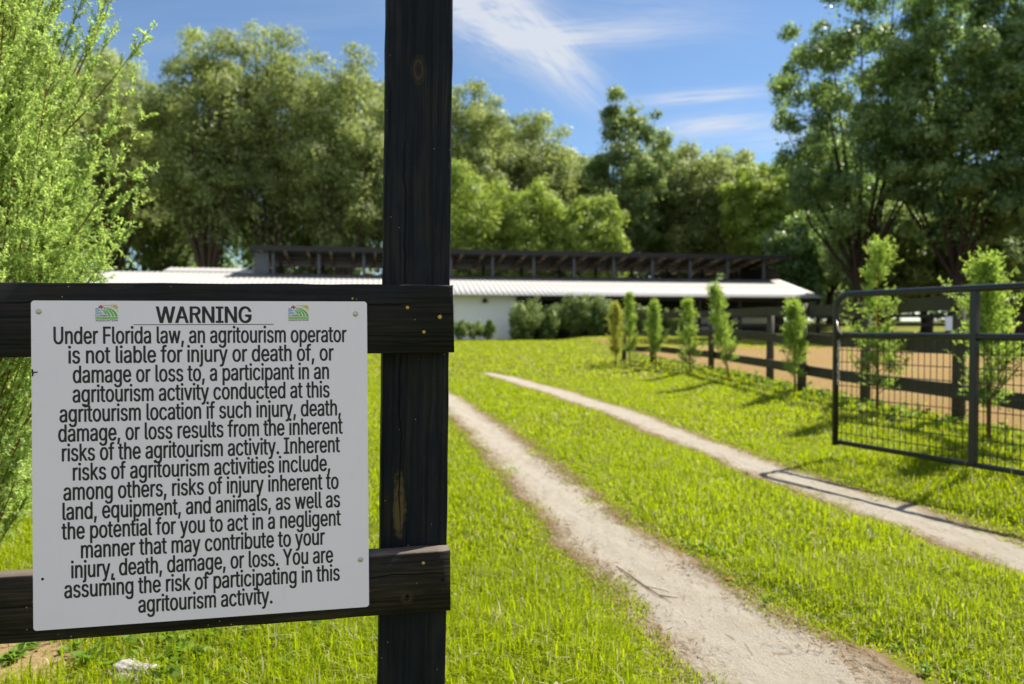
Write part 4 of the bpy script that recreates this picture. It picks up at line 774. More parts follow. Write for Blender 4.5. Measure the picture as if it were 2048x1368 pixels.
    'c': (396, '34 187 37 150 37 225 44 116 44 260 56 85 56 291 72 58 72 318 93 35 93 341 96 187 98 163 98 212 102 139 102 236 108 117 108 258 117 16 117 360 118 97 118 278 130 80 130 296 144 3 144 374 145 66 145 310 163 55 163 321 174 -5 174 382 184 49 184 328 207 -8 207 46 207 330 207 384 220 47 220 329 226 -7 226 384 231 328 232 49 242 325 243 52 243 381 244 -5 252 321 253 55 260 377 261 -1 261 316 262 60 270 311 271 66 276 371 277 5 278 304 279 73 284 297 285 80 290 289 291 364 292 12 292 89 295 281 297 98 300 272 301 107 303 262 304 117 305 356 306 21 318 346 319 32 330 335 331 43 340 322 341 56 349 308 350 70 356 293 357 86 362 277 363 102', '31 41 37 31 46 41 25 46 31 25 50 46 25 56 50 19 56 25 19 63 56 19 72 63 10 72 19 10 74 72 10 76 74 8 36 10 36 76 10 36 39 76 39 78 76 8 33 36 42 78 39 8 29 33 44 78 42 48 78 44 48 80 78 8 27 29 52 80 48 6 27 8 54 80 52 58 80 54 6 23 27 58 82 80 60 82 58 62 82 60 6 21 23 62 84 82 4 21 6 66 84 62 68 84 66 4 17 21 68 70 84 2 17 4 2 15 17 2 13 15 0 13 2 0 11 13 1 11 0 1 12 11 1 14 12 3 14 1 3 16 14 3 20 16 69 85 71 5 20 3 67 85 69 67 83 85 65 83 67 5 22 20 61 83 65 61 81 83 7 22 5 7 26 22 59 81 61 55 81 59 55 79 81 53 79 55 7 28 26 49 79 53 9 28 7 49 77 79 45 77 49 9 32 28 43 77 45 38 77 43 9 35 32 35 77 38 9 77 35 9 75 77 18 75 9 18 73 75 18 64 73 24 64 18 24 57 64 24 51 57 30 51 24 30 47 51 30 40 47 34 40 30'),
    'd': (424, '34 189 36 151 36 227 43 116 43 261 55 84 55 293 70 57 70 320 89 34 89 342 96 189 98 163 98 215 102 139 102 239 108 261 109 117 111 16 112 361 118 97 118 281 130 80 130 298 137 3 137 374 145 66 145 311 162 55 162 322 165 -6 165 382 182 49 182 328 195 -8 196 384 205 47 205 330 217 -7 218 383 226 49 227 328 236 -3 237 379 246 55 246 322 252 4 253 373 263 65 263 312 266 12 267 364 277 21 278 78 278 299 278 355 287 31 287 346 290 95 290 282 295 41 295 336 299 115 300 263 301 50 301 327 306 138 306 241 306 319 307 59 310 162 310 216 311 319 311 509 312 189 313 0 313 59 372 0 372 509', '72 78 73 72 77 78 31 39 35 31 43 39 25 43 31 25 47 43 19 47 25 19 51 47 19 55 51 10 55 19 10 57 55 10 61 57 8 37 10 37 61 10 37 65 61 8 33 37 41 65 37 45 65 41 8 29 33 45 68 65 49 68 45 8 27 29 6 27 8 49 72 68 49 54 72 54 59 72 59 63 72 63 67 72 67 77 72 6 23 27 6 21 23 4 21 6 4 16 21 2 16 4 2 15 16 71 77 67 2 13 15 0 13 2 74 77 71 0 11 13 0 12 11 70 77 74 1 12 0 1 14 12 66 77 70 3 14 1 3 17 14 62 77 66 3 20 17 5 20 3 58 77 62 5 22 20 53 76 58 76 77 58 7 22 5 7 26 22 48 76 53 7 28 26 44 69 48 69 76 48 44 64 69 75 77 76 9 28 7 9 32 28 40 64 44 40 60 64 9 36 32 36 60 40 9 60 36 9 56 60 18 56 9 18 52 56 18 50 52 24 50 18 24 46 50 24 42 46 30 42 24 30 38 42 34 38 30'),
    'e': (404, '34 187 36 224 37 150 44 116 44 258 55 290 56 85 71 317 72 58 75 169 75 221 91 340 92 35 96 178 96 211 97 231 98 151 102 127 102 251 109 270 110 106 115 359 117 16 119 286 121 88 131 301 135 73 142 373 145 3 146 313 151 61 164 323 169 53 172 382 177 -5 183 328 190 48 205 330 205 384 212 -8 212 46 226 383 227 47 227 328 237 -7 241 49 246 323 246 380 254 53 261 -3 263 314 265 58 266 374 276 65 277 301 283 4 285 73 285 366 288 286 294 82 298 269 300 93 302 14 303 355 304 248 306 105 308 226 310 202 319 341 320 26 334 324 335 39 338 221 347 305 348 55 357 282 358 72 365 91 365 256 370 227 371 169 371 194', '33 41 38 33 47 41 27 47 33 27 52 47 27 57 52 21 57 27 21 63 57 11 63 21 11 68 63 11 70 68 7 35 11 35 37 11 37 70 11 43 70 37 46 70 43 7 31 35 46 73 70 50 73 46 7 29 31 5 29 7 54 73 50 5 25 29 54 75 73 58 75 54 5 23 25 4 23 5 4 19 23 60 75 58 60 78 75 4 18 19 64 78 60 1 18 4 64 79 78 1 15 18 66 79 64 1 10 15 10 14 15 66 72 79 72 81 79 67 72 66 0 10 1 0 9 10 14 72 10 14 81 72 13 81 14 13 80 81 2 9 0 16 80 13 2 80 9 2 16 80 2 17 16 3 17 2 3 20 17 6 20 3 6 24 20 61 77 65 59 77 61 59 76 77 6 26 24 8 26 6 56 76 59 8 30 26 53 76 56 53 74 76 51 74 53 8 32 30 48 74 51 12 32 8 48 71 74 12 36 32 45 71 48 42 71 45 12 40 36 40 71 42 12 71 40 12 69 71 22 69 12 22 62 69 28 62 22 28 55 62 28 49 55 34 49 28 34 44 49 39 44 34'),
    'f': (254, '6 327 6 379 81 0 81 432 82 452 87 470 96 486 107 499 120 510 135 519 142 0 142 419 143 435 147 449 152 525 154 460 164 468 169 529 178 472 187 530 195 474 201 530 202 474 209 473 212 529 215 472 220 471 222 527 224 470 227 468 228 327 228 379 231 525 238 523 243 521', '17 21 19 17 24 21 14 24 17 14 27 24 14 32 27 9 32 14 9 33 32 9 34 33 9 29 34 8 29 9 7 26 8 26 28 8 28 29 8 6 23 7 23 25 7 25 26 7 5 20 6 20 22 6 22 23 6 5 18 20 5 16 18 4 16 5 4 15 16 4 13 15 3 13 4 3 12 13 3 11 12 2 11 3 2 10 11 0 31 1 0 30 31'),
    'g': (425, '34 191 36 154 36 229 43 120 43 263 51 -69 55 90 55 293 59 -84 70 -97 71 65 71 320 82 -110 90 43 90 342 96 193 97 -122 98 167 98 218 101 -41 102 144 102 241 107 -49 109 123 109 262 112 361 113 27 114 -132 114 -57 118 104 118 282 122 -66 130 298 131 -74 131 88 134 -140 138 14 138 374 142 -82 145 76 145 312 154 -88 156 -146 163 66 163 322 165 7 166 382 169 -93 180 -149 182 328 183 61 187 -96 195 5 196 384 205 59 205 330 207 -151 207 -97 217 6 218 383 227 61 227 328 236 -95 236 10 237 -149 237 379 246 66 247 322 252 16 253 373 261 -87 264 75 264 312 265 -144 266 23 267 365 277 32 278 87 279 299 279 356 282 -75 287 41 288 346 290 103 291 -136 291 283 294 51 296 336 298 -58 300 121 300 264 301 60 302 327 306 68 307 142 307 242 308 -34 308 319 311 -6 311 68 311 166 311 219 312 193 313 319 313 379 314 -124 334 -109 350 -90 363 -67 370 -40 372 -9 372 379', '46 59 53 46 65 59 37 65 46 103 111 104 103 110 111 37 69 65 25 69 37 25 75 69 25 79 75 14 79 25 14 82 79 14 87 82 11 55 14 55 87 14 55 92 87 11 49 55 61 92 55 67 92 61 11 44 49 67 97 92 72 97 67 11 40 44 7 40 11 72 103 97 72 78 103 78 85 103 85 90 103 90 95 103 95 110 103 7 32 40 7 30 32 4 30 7 4 24 30 2 24 4 2 21 24 101 110 95 2 18 21 0 18 2 102 110 101 0 15 18 0 17 15 100 110 102 1 17 0 1 20 17 94 110 100 3 20 1 3 23 20 89 110 94 3 29 23 83 110 89 6 29 3 6 34 29 77 99 83 99 110 83 10 34 6 10 39 34 71 99 77 10 43 39 66 93 71 93 99 71 66 91 93 98 110 99 10 50 43 60 91 66 13 50 10 13 54 50 54 91 60 54 86 91 13 86 54 13 81 86 26 81 13 26 76 81 26 74 76 36 74 26 36 68 74 36 63 68 45 63 36 45 58 63 52 58 45 96 110 98 96 109 110 88 109 96 88 108 109 5 22 19 5 28 22 5 31 28 80 108 88 5 33 31 80 107 108 8 33 5 8 38 33 70 107 80 8 41 38 9 41 8 62 107 70 9 47 41 62 106 107 9 51 47 57 106 62 9 57 51 9 106 57 12 106 9 12 105 106 16 105 12 27 105 16 27 84 105 35 84 27 35 73 84 42 73 35 42 64 73 48 64 42 48 56 64'),
    'h': (410, '53 0 53 509 102 287 114 0 114 227 114 287 114 509 115 248 116 319 119 266 126 283 132 344 136 297 147 308 152 362 161 317 175 374 176 324 192 328 200 382 210 329 227 384 235 326 252 383 256 318 273 304 275 377 286 286 293 263 295 369 296 0 296 235 313 356 328 340 341 321 350 298 355 271 357 0 357 240', '0 6 1 0 2 6 2 5 6 19 23 21 19 26 23 16 26 19 16 29 26 14 29 16 14 32 29 11 32 14 11 33 32 8 18 11 18 33 11 18 20 33 20 34 33 22 34 20 8 17 18 24 34 22 8 15 17 24 35 34 2 15 8 25 35 24 2 13 15 2 12 13 27 35 25 27 36 35 2 10 12 0 9 2 9 10 2 28 36 27 28 38 36 0 7 9 31 38 28 0 4 7 31 37 38 30 37 31 0 3 4'),
    'i': (167, '41 483 43 472 43 494 47 463 47 504 53 0 53 379 54 455 54 512 63 448 63 518 73 444 73 522 84 443 84 524 95 444 95 522 105 448 105 518 114 0 114 379 114 455 114 512 121 463 121 504 125 472 125 494 126 483', '5 20 6 5 19 20 12 16 14 10 16 12 10 18 16 8 18 10 8 22 18 4 22 8 4 24 22 2 24 4 2 26 24 0 26 2 0 27 26 1 27 0 1 25 27 3 25 1 3 23 25 7 23 3 7 21 23 9 21 7 9 17 21 11 17 9 11 15 17 13 15 11'),
    'j': (167, '-10 -143 -10 -87 2 -87 4 -143 18 -85 27 -141 31 -80 40 -72 41 483 42 472 42 494 47 -137 47 -61 47 463 47 504 51 -46 53 -29 53 379 53 455 53 512 62 448 62 518 65 -129 72 444 72 522 80 -119 83 443 83 524 92 -106 95 444 95 522 102 -90 105 448 105 518 108 -72 112 -52 114 -30 114 379 114 455 114 512 120 463 120 504 125 472 125 494 126 483', '16 37 17 16 36 37 15 36 16 15 35 36 12 35 15 12 34 35 7 34 12 6 34 7 6 31 34 4 31 6 2 31 4 0 2 1 0 31 2 0 28 31 0 25 28 0 22 25 0 11 22 0 5 11 0 3 5 24 30 27 21 30 24 21 33 30 19 33 21 19 39 33 14 39 19 14 41 39 10 41 14 10 43 41 8 43 10 8 44 43 9 44 8 9 42 44 13 42 9 13 40 42 18 40 13 18 38 40 20 38 18 20 32 38 23 32 20 23 29 32 26 29 23'),
    'k': (381, '53 0 53 509 110 137 110 212 114 0 114 509 121 212 148 186 177 199 184 199 191 229 284 379 294 0 360 379 372 0', '0 5 1 0 3 5 3 4 5 6 13 11 6 10 13 10 9 13 6 7 10 9 14 10 0 2 3 4 6 3 4 7 6 2 9 8 2 14 9 4 12 7 0 14 2 4 14 0 12 14 4'),
    'l': (189, '53 84 53 509 55 59 62 37 74 20 91 8 112 0 114 83 114 99 114 509 117 71 120 62 126 57 135 53 139 -2 146 52 147 -2 152 52 154 -2 157 52 160 53 162 -1 164 53 167 54 169 0 170 54 175 1 181 3', '0 9 1 0 8 9 0 7 8 2 7 0 2 10 7 2 11 10 2 12 11 3 12 2 3 13 12 23 27 25 22 27 23 20 27 22 3 15 13 19 27 20 17 27 19 15 27 17 3 27 15 4 27 3 5 27 4 6 27 5 6 26 27 6 24 26 6 21 24 14 21 6 14 18 21 14 16 18'),
    'm': (610, '53 0 53 379 108 295 112 295 112 379 114 0 114 238 114 314 115 257 119 274 122 331 126 289 132 346 135 302 144 358 145 312 158 320 158 368 171 326 172 376 185 329 187 382 199 330 203 385 219 386 220 328 238 322 245 383 253 311 265 297 268 375 272 280 274 0 274 260 287 361 303 342 312 295 314 320 318 312 321 295 326 329 335 0 335 247 336 263 337 343 340 277 345 290 350 356 353 302 363 312 364 366 374 320 381 375 387 326 398 381 402 329 417 385 419 330 437 386 438 329 456 323 458 385 473 313 478 380 485 298 493 279 496 0 496 254 497 372 514 361 529 346 541 328 550 307 555 283 557 0 557 255', '23 27 24 56 61 58 21 27 23 54 61 56 54 63 61 21 30 27 19 30 21 52 63 54 52 68 63 0 4 1 0 2 4 2 3 4 17 30 19 50 68 52 17 34 30 50 69 68 14 34 17 47 69 50 14 35 34 47 70 69 12 35 14 44 70 47 44 71 70 10 35 12 40 57 44 57 71 44 10 22 35 22 37 35 7 20 10 20 22 10 25 37 22 40 55 57 59 71 57 7 18 20 40 53 55 38 53 40 60 71 59 60 72 71 26 37 25 7 16 18 38 51 53 62 72 60 28 37 26 7 15 16 28 39 37 38 49 51 2 15 7 64 72 62 36 49 38 2 13 15 36 48 49 29 39 28 64 73 72 36 46 48 2 11 13 65 73 64 31 36 29 36 39 29 0 9 2 9 11 2 31 46 36 31 45 46 65 75 73 33 45 31 67 75 65 33 43 45 0 8 9 33 42 43 32 42 33 0 6 8 67 74 75 66 74 67 32 41 42 0 5 6'),
    'n': (410, '53 0 53 379 102 287 112 287 112 379 114 0 114 227 115 248 116 319 119 266 126 283 132 344 136 297 147 308 152 362 161 317 175 374 176 324 192 328 200 382 210 329 227 384 235 326 252 383 256 318 273 304 275 377 286 286 293 263 295 369 296 0 296 235 313 356 328 340 341 321 350 298 355 271 357 0 357 240', '19 23 21 19 26 23 16 26 19 0 4 1 0 2 4 2 3 4 16 29 26 14 29 16 14 32 29 11 32 14 11 33 32 8 18 11 18 33 11 18 20 33 20 34 33 22 34 20 8 17 18 24 34 22 8 15 17 24 35 34 2 15 8 25 35 24 2 13 15 2 12 13 27 35 25 27 36 35 2 10 12 0 9 2 9 10 2 28 36 27 28 38 36 0 7 9 31 38 28 0 6 7 31 37 38 30 37 31 0 5 6'),
    'o': (415, '34 187 37 150 37 225 44 116 44 260 56 85 56 291 72 58 72 318 93 35 93 341 96 187 98 163 98 212 102 139 102 236 108 117 108 258 117 16 117 360 118 97 118 278 130 80 130 296 144 3 144 374 145 66 145 310 163 55 163 321 174 -5 174 382 184 49 184 328 207 -8 207 46 207 330 207 384 231 49 231 328 241 -5 241 382 252 55 252 321 270 66 270 310 271 3 271 374 285 80 285 296 298 97 298 278 299 16 299 360 307 117 307 258 314 139 314 236 318 163 318 212 319 187 323 35 323 341 343 58 343 318 359 85 359 291 371 116 371 260 379 150 379 225 381 187', '31 41 37 25 41 31 25 47 41 19 47 25 19 53 47 10 53 19 10 62 53 8 62 10 8 36 62 36 64 62 8 33 36 39 64 36 8 29 33 43 64 39 8 27 29 45 64 43 6 27 8 45 66 64 6 23 27 49 66 45 6 21 23 51 66 49 4 21 6 51 68 66 4 17 21 55 68 51 2 17 4 55 70 68 2 15 17 57 70 55 2 13 15 59 70 57 59 71 70 0 13 2 0 11 13 60 71 59 1 11 0 1 12 11 58 71 60 58 69 71 1 14 12 56 69 58 56 67 69 3 14 1 3 16 14 54 67 56 3 20 16 50 67 54 5 20 3 50 65 67 5 22 20 48 65 50 7 22 5 48 63 65 7 26 22 44 63 48 7 28 26 42 63 44 9 28 7 42 61 63 9 32 28 38 61 42 9 35 32 35 61 38 9 61 35 18 61 9 18 52 61 24 52 18 24 46 52 30 46 24 30 40 46 34 40 30'),
    'p': (424, '53 -143 53 379 112 319 112 379 113 189 114 -143 114 59 114 162 114 216 118 59 118 138 118 241 118 319 123 327 124 50 125 115 125 263 130 41 130 336 134 282 135 95 137 346 138 31 147 21 147 78 147 299 147 355 158 364 159 12 161 312 162 65 171 373 173 4 178 322 179 55 188 379 189 -3 198 49 198 328 207 383 208 -7 220 47 220 330 229 -8 229 384 242 49 243 328 259 382 260 -6 262 55 262 322 279 66 280 311 287 374 288 3 294 80 295 298 306 97 307 281 313 16 313 361 316 117 316 261 323 139 323 239 327 163 327 215 328 189 335 342 336 34 354 320 355 57 370 84 370 293 381 116 381 261 388 151 388 227 390 189', '39 47 44 35 47 39 35 53 47 0 3 1 0 2 3 31 53 35 31 60 53 27 60 31 26 60 27 26 68 60 21 68 26 18 68 21 18 42 68 42 70 68 13 42 18 13 38 42 46 70 42 13 33 38 50 70 46 12 33 13 12 29 33 52 70 50 52 73 70 0 12 2 0 11 12 11 16 12 16 19 12 19 25 12 25 29 12 56 73 52 58 73 56 58 75 73 62 75 58 62 77 75 64 77 62 0 8 11 66 77 64 66 78 77 0 4 8 67 78 66 0 7 4 65 78 67 65 76 78 63 76 65 0 10 7 63 74 76 61 74 63 0 15 10 57 74 61 57 72 74 0 6 15 6 20 15 55 72 57 6 24 20 55 71 72 51 71 55 6 30 24 49 71 51 6 9 30 9 34 30 0 5 6 14 34 9 49 69 71 45 69 49 14 37 34 17 37 14 41 69 45 17 41 37 17 69 41 22 69 17 22 59 69 23 59 22 28 59 23 28 54 59 32 54 28 36 54 32 36 48 54 40 48 36 40 43 48'),
    'q': (424, '34 189 36 151 36 227 43 116 43 261 55 84 55 293 70 57 70 320 89 34 89 342 96 189 98 163 98 215 102 139 102 239 108 261 109 117 111 16 112 361 118 97 118 281 130 80 130 298 137 3 137 374 145 66 145 311 162 55 162 322 165 -6 165 382 182 49 182 328 195 -8 196 384 205 47 205 330 217 -7 218 383 226 49 227 328 236 -3 237 379 246 55 246 322 252 4 253 373 263 65 263 312 266 12 267 364 277 21 278 78 278 299 278 355 287 31 287 346 290 95 290 282 295 41 295 336 299 115 300 263 301 50 301 327 306 59 306 138 306 241 307 319 310 162 310 216 311 -143 311 59 312 189 313 319 313 379 372 -143 372 379', '31 39 35 31 43 39 25 43 31 75 78 76 75 77 78 25 47 43 19 47 25 19 51 47 19 55 51 10 55 19 10 57 55 10 61 57 8 37 10 37 61 10 37 65 61 8 33 37 41 65 37 45 65 41 8 29 33 45 69 65 49 69 45 8 27 29 6 27 8 49 75 69 49 54 75 54 59 75 59 63 75 63 68 75 68 77 75 6 23 27 6 21 23 4 21 6 4 16 21 2 16 4 2 15 16 71 77 68 2 13 15 0 13 2 74 77 71 0 11 13 0 12 11 70 77 74 1 12 0 1 14 12 67 77 70 3 14 1 3 17 14 62 77 67 3 20 17 5 20 3 58 73 62 73 77 62 5 22 20 53 73 58 7 22 5 7 26 22 48 73 53 7 28 26 44 66 48 66 73 48 44 64 66 72 77 73 9 28 7 9 32 28 40 64 44 40 60 64 9 36 32 36 60 40 9 60 36 9 56 60 18 56 9 18 52 56 18 50 52 24 50 18 24 46 50 24 42 46 30 42 24 30 38 42 34 38 30'),
    'r': (259, '53 0 53 379 112 321 112 379 114 0 114 237 115 254 115 321 119 269 124 339 126 284 135 296 137 354 146 306 152 367 159 315 171 377 174 321 190 324 191 383 207 326 213 385 215 326 218 385 223 325 223 385 229 384 230 324 235 384 236 324 240 384 241 323 243 322 243 384', '19 23 21 19 25 23 19 26 25 19 28 26 19 30 28 19 33 30 19 32 33 16 32 19 0 3 1 0 2 3 14 32 16 12 32 14 9 29 12 29 31 12 31 32 12 7 20 9 20 22 9 22 24 9 24 27 9 27 29 9 7 18 20 7 17 18 0 7 2 0 6 7 6 8 7 8 10 7 10 11 7 11 13 7 13 15 7 15 17 7 0 5 6 0 4 5'),
    's': (365, '36 94 41 73 47 274 49 295 50 54 50 249 55 314 58 227 62 38 65 332 72 208 76 24 79 347 92 192 93 12 94 107 95 360 101 87 109 277 110 264 111 72 111 292 112 3 115 253 115 370 118 180 119 305 124 60 124 243 131 317 133 -3 136 235 137 378 141 52 147 326 149 170 152 229 157 -7 160 47 161 383 166 331 172 223 181 45 182 -8 187 333 187 384 206 47 210 -7 210 331 212 155 212 383 227 53 228 325 229 150 229 209 234 379 236 -2 243 144 243 316 244 62 254 136 254 304 254 372 258 74 260 6 261 200 262 126 262 291 265 88 266 115 268 103 268 277 271 363 281 18 286 352 287 187 298 31 299 339 306 171 309 324 312 47 318 308 320 153 323 65 324 290 328 131 329 85 331 107', '39 50 45 39 55 50 32 55 39 32 62 55 24 62 32 24 72 62 16 72 24 16 74 72 12 74 16 12 77 74 9 77 12 9 44 77 44 79 77 9 40 44 48 79 44 6 40 9 6 34 40 52 79 48 6 29 34 58 79 52 58 81 79 6 26 29 61 81 58 3 26 6 61 84 81 3 21 26 67 84 61 2 21 3 2 18 21 71 84 67 2 19 18 5 19 2 5 23 19 5 28 23 7 28 5 7 31 28 7 36 31 7 41 36 10 41 7 10 54 41 10 65 54 13 65 10 13 75 65 25 75 13 25 78 75 35 78 25 35 82 78 49 82 35 53 82 49 53 85 82 57 85 53 60 85 57 66 85 60 66 87 85 69 87 66 70 87 69 0 17 15 70 86 87 68 86 70 1 17 0 63 86 68 1 20 17 63 83 86 59 83 63 4 20 1 4 27 20 59 80 83 51 80 59 4 33 27 8 33 4 46 80 51 8 38 33 42 80 46 42 76 80 8 42 38 8 76 42 11 76 8 11 73 76 14 73 11 14 64 73 22 64 14 22 56 64 30 56 22 30 47 56 37 47 30 37 43 47'),
    't': (227, '6 327 6 379 65 93 65 471 68 64 77 41 92 21 113 7 126 98 126 471 127 83 130 70 136 61 138 -1 144 55 156 51 168 -4 170 50 175 50 176 -4 180 50 184 -3 185 51 191 52 192 -3 197 53 200 -2 202 54 204 327 204 379 207 0 213 2', '2 9 3 2 8 9 0 29 1 0 28 29 2 10 8 4 10 2 4 11 10 4 12 11 5 12 4 5 14 12 5 15 14 25 31 27 23 31 25 22 31 23 5 17 15 20 31 22 18 31 20 17 31 18 5 31 17 6 31 5 7 31 6 13 31 7 13 30 31 13 26 30 16 26 13 16 24 26 16 21 24 16 19 21'),
    'u': (410, '53 139 53 379 54 109 60 82 69 59 82 39 97 23 114 144 114 379 115 11 116 117 124 94 135 2 137 75 154 61 158 -3 175 53 182 -5 200 50 209 -3 218 51 234 5 234 55 249 62 257 17 263 71 274 83 277 35 283 97 290 113 294 60 295 132 296 153 296 379 298 0 298 92 307 92 357 0 357 379', '0 8 1 0 7 8 32 38 33 32 37 38 31 37 32 0 10 7 2 10 0 29 36 31 36 37 31 2 11 10 28 36 29 3 11 2 26 35 28 35 36 28 3 13 11 26 30 35 30 34 35 30 37 36 25 30 26 4 13 3 4 14 13 23 30 25 22 30 23 4 16 14 22 27 30 34 37 30 5 16 4 20 27 22 5 18 16 18 27 20 5 27 18 6 27 5 6 24 27 9 24 6 9 21 24 12 21 9 12 19 21 15 19 12 15 17 19'),
    'v': (389, '17 379 84 379 163 0 165 155 173 132 180 110 184 21 187 87 191 42 193 64 197 64 199 42 203 87 206 21 209 110 216 132 224 155 226 0 305 379 371 379', '2 1 0 2 3 1 16 19 18 16 17 19 2 4 3 15 17 16 2 5 4 14 17 15 2 7 5 12 17 14 2 9 7 10 17 12 8 11 10 11 17 10 2 8 9 8 11 9 2 6 8 13 17 11 2 13 6 2 17 13'),
    'w': (567, '23 379 87 379 133 214 138 0 140 190 147 164 154 137 161 107 165 41 168 75 172 74 175 41 179 105 186 135 192 163 199 0 199 189 206 214 248 172 252 379 253 189 258 207 263 225 267 243 272 262 277 280 277 338 281 299 281 318 286 299 286 319 291 280 291 338 295 262 300 243 305 225 309 207 314 189 316 379 319 172 362 214 368 0 368 189 375 163 382 136 388 106 391 41 395 75 399 75 402 41 406 106 413 135 420 163 427 189 429 0 434 214 480 379 545 379', '3 1 0 3 2 1 17 26 19 26 38 19 26 32 38 32 40 38 55 57 56 55 54 57 17 28 26 30 40 32 27 29 30 29 40 30 17 27 28 27 29 28 17 25 27 31 40 29 17 24 25 33 40 31 17 23 24 34 40 33 35 40 34 17 22 23 36 40 35 17 21 22 3 4 2 16 21 17 36 42 40 53 54 55 37 42 36 16 20 21 3 5 4 39 42 37 39 43 42 52 54 53 16 18 20 14 18 16 14 15 18 41 43 39 3 6 5 41 44 43 51 54 52 13 15 14 3 7 6 41 45 44 50 54 51 12 15 13 3 9 7 41 47 45 48 54 50 10 15 12 3 8 9 8 11 9 41 46 47 46 49 47 46 54 48 8 15 10 3 15 8 41 54 46'),
    'y': (389, '17 379 47 -139 52 -140 57 -142 61 -86 65 -143 71 -87 73 -144 82 -145 83 -89 84 379 91 -145 94 -90 104 -89 109 -144 113 -86 122 -81 125 -141 130 -74 138 -64 139 -136 145 -51 151 -36 153 -128 163 -1 165 -119 165 155 173 132 177 -107 180 109 184 21 187 -93 187 87 190 42 193 64 196 -77 196 64 199 42 202 87 204 -58 206 21 209 110 216 132 224 155 305 379 371 379', '24 10 0 24 26 10 43 45 44 43 39 45 24 27 26 42 39 43 41 39 42 24 29 27 38 40 41 40 39 41 24 32 29 36 40 38 24 34 32 33 37 36 37 40 36 24 33 34 33 37 34 24 30 33 24 40 30 24 39 40 22 39 24 21 39 22 19 39 21 19 35 39 18 35 19 16 35 18 16 31 35 15 31 16 1 6 4 13 31 15 1 9 6 12 31 13 1 12 9 1 31 12 1 28 31 1 25 28 1 23 25 1 20 23 1 17 20 2 17 1 3 17 2 3 14 17 5 14 3 7 14 5 7 11 14 8 11 7')}
GLYPHS = {c_: (a_, np.array(v_.split(), float).reshape(-1, 2), np.array(t_.split(), int).reshape(-1, 3)) for c_, (a_, v_, t_) in GLYPH.items()}
def _glyph(adv, *polys):
    v, t = [], []
    for p in polys:
        k_ = len(v); v += p; t += [(k_+j, k_+j+1, k_+(j+2) % len(p)) for j in range(0, len(p)-1, 2)] if len(p) == 4 else [(k_+j, k_+j+1, k_+j+n_) for n_ in [len(p)//2] for j in range(n_-1)]+[(k_+j+1, k_+j+n_+1, k_+j+n_) for n_ in [len(p)//2] for j in range(n_-1)]
    return adv, np.array(v, float), np.array(t, int)
GLYPHS['k'] = _glyph(381, [(53, 0), (53, 509), (110, 509), (110, 0)], [(110, 137), (110, 208), (284, 379), (358, 379)], [(152, 186), (196, 226), (376, 0), (304, 0)])
_ro = [(120, 509), (270, 509), (322, 500), (366, 476), (396, 436), (409, 381), (396, 320), (366, 280), (322, 256), (270, 248), (120, 248)]
_ri = [(120, 452), (262, 452), (300, 445), (328, 430), (346, 408), (352, 381), (346, 350), (328, 326), (300, 311), (262, 304), (120, 304)]
GLYPHS['R'] = _glyph(449, [(60, 0), (60, 509), (121, 509), (121, 0)], _ro+_ri, [(228, 256), (296, 262), (430, 0), (360, 0)])
def lettering(body, x0, x1, zb, cap, off):
    """one line of bold condensed lettering as (verts, faces), fitted to x0..x1 with its baseline at zb"""
    P_, T_, pen = [], [], 0
    for ch in body:
        adv, v_, t_ = GLYPHS[ch]
        if len(v_):
            T_.append(t_+sum(len(p) for p in P_)); P_.append(v_+np.array([pen, 0]))
        pen += adv
    co, pf = np.concatenate(P_)/1000.0, np.concatenate(T_)
    mn, mxx = co[:, 0].min(), co[:, 0].max(); sx = (x1-x0-2*off)/(mxx-mn); sy = (cap-.6*off)/.5087
    vs, fs = [], []
    for j, (dx, dz) in enumerate(((0, 0), (-off, .3*off), (off, -.3*off), (-off*.5, -.3*off), (off*.5, .3*off))):
        k_ = len(vs); vs += [((x-mn)*sx+x0+off+dx, YF-.00002*j, z*sy+zb+.3*off+dz) for x, z in co]; fs += [tuple(int(i)+k_ for i in f) for f in pf]
    return vs, fs
LINES = ["Under Florida law, an agritourism operator", "is not liable for injury or death of, or", "damage or loss to, a participant in an", "agritourism activity conducted at this",
         "agritourism location if such injury, death,", "damage, or loss results from the inherent", "risks of the agritourism activity. Inherent", "risks of agritourism activities include,",
         "among others, risks of injury inherent to", "land, equipment, and animals, as well as", "the potential for you to act in a negligent", "manner that may contribute to your",
         "injury, death, damage, or loss. You are", "assuming the risk of participating in this", "agritourism activity."]
EXT = [(-.2668, .2643), (-.2421, .2392), (-.2346, .2298), (-.2353, .2307), (-.2577, .2521), (-.2601, .2555), (-.2542, .25), (-.2359, .231), (-.2521, .2468), (-.2538, .2495), (-.2558, .2506), (-.223, .2196), (-.24, .2352), (-.2519, .2477), (-.1244, .1195)]
mb = MB(); mb.add(*lettering("WARNING", -.0896, .0843, .2628, .0318, .00125))
mb.box(-.1291, .1253, YF, YF+.0001, .2592, .2604)
mb.build('heading', M_INK, sign)
mb = MB()
for i, (s_, (x0, x1)) in enumerate(zip(LINES, EXT)): mb.add(*lettering(s_, x0, x1, .2241-.03636*i, .0324, .00082))
mb.build('lettering', M_INK, sign)
M_EBLUE = plain('emblem_blue', (.03, .22, .50), .5); M_EGREEN = plain('emblem_green', (.12, .42, .03), .5); M_EYEL = plain('emblem_yellow', (.62, .50, .10), .5)
M_ERED = plain('emblem_red', (.55, .07, .10), .5); M_ENAVY = plain('emblem_navy', (.03, .03, .09), .5); M_ELIME = plain('emblem_pale_green', (.55, .72, .40), .5)
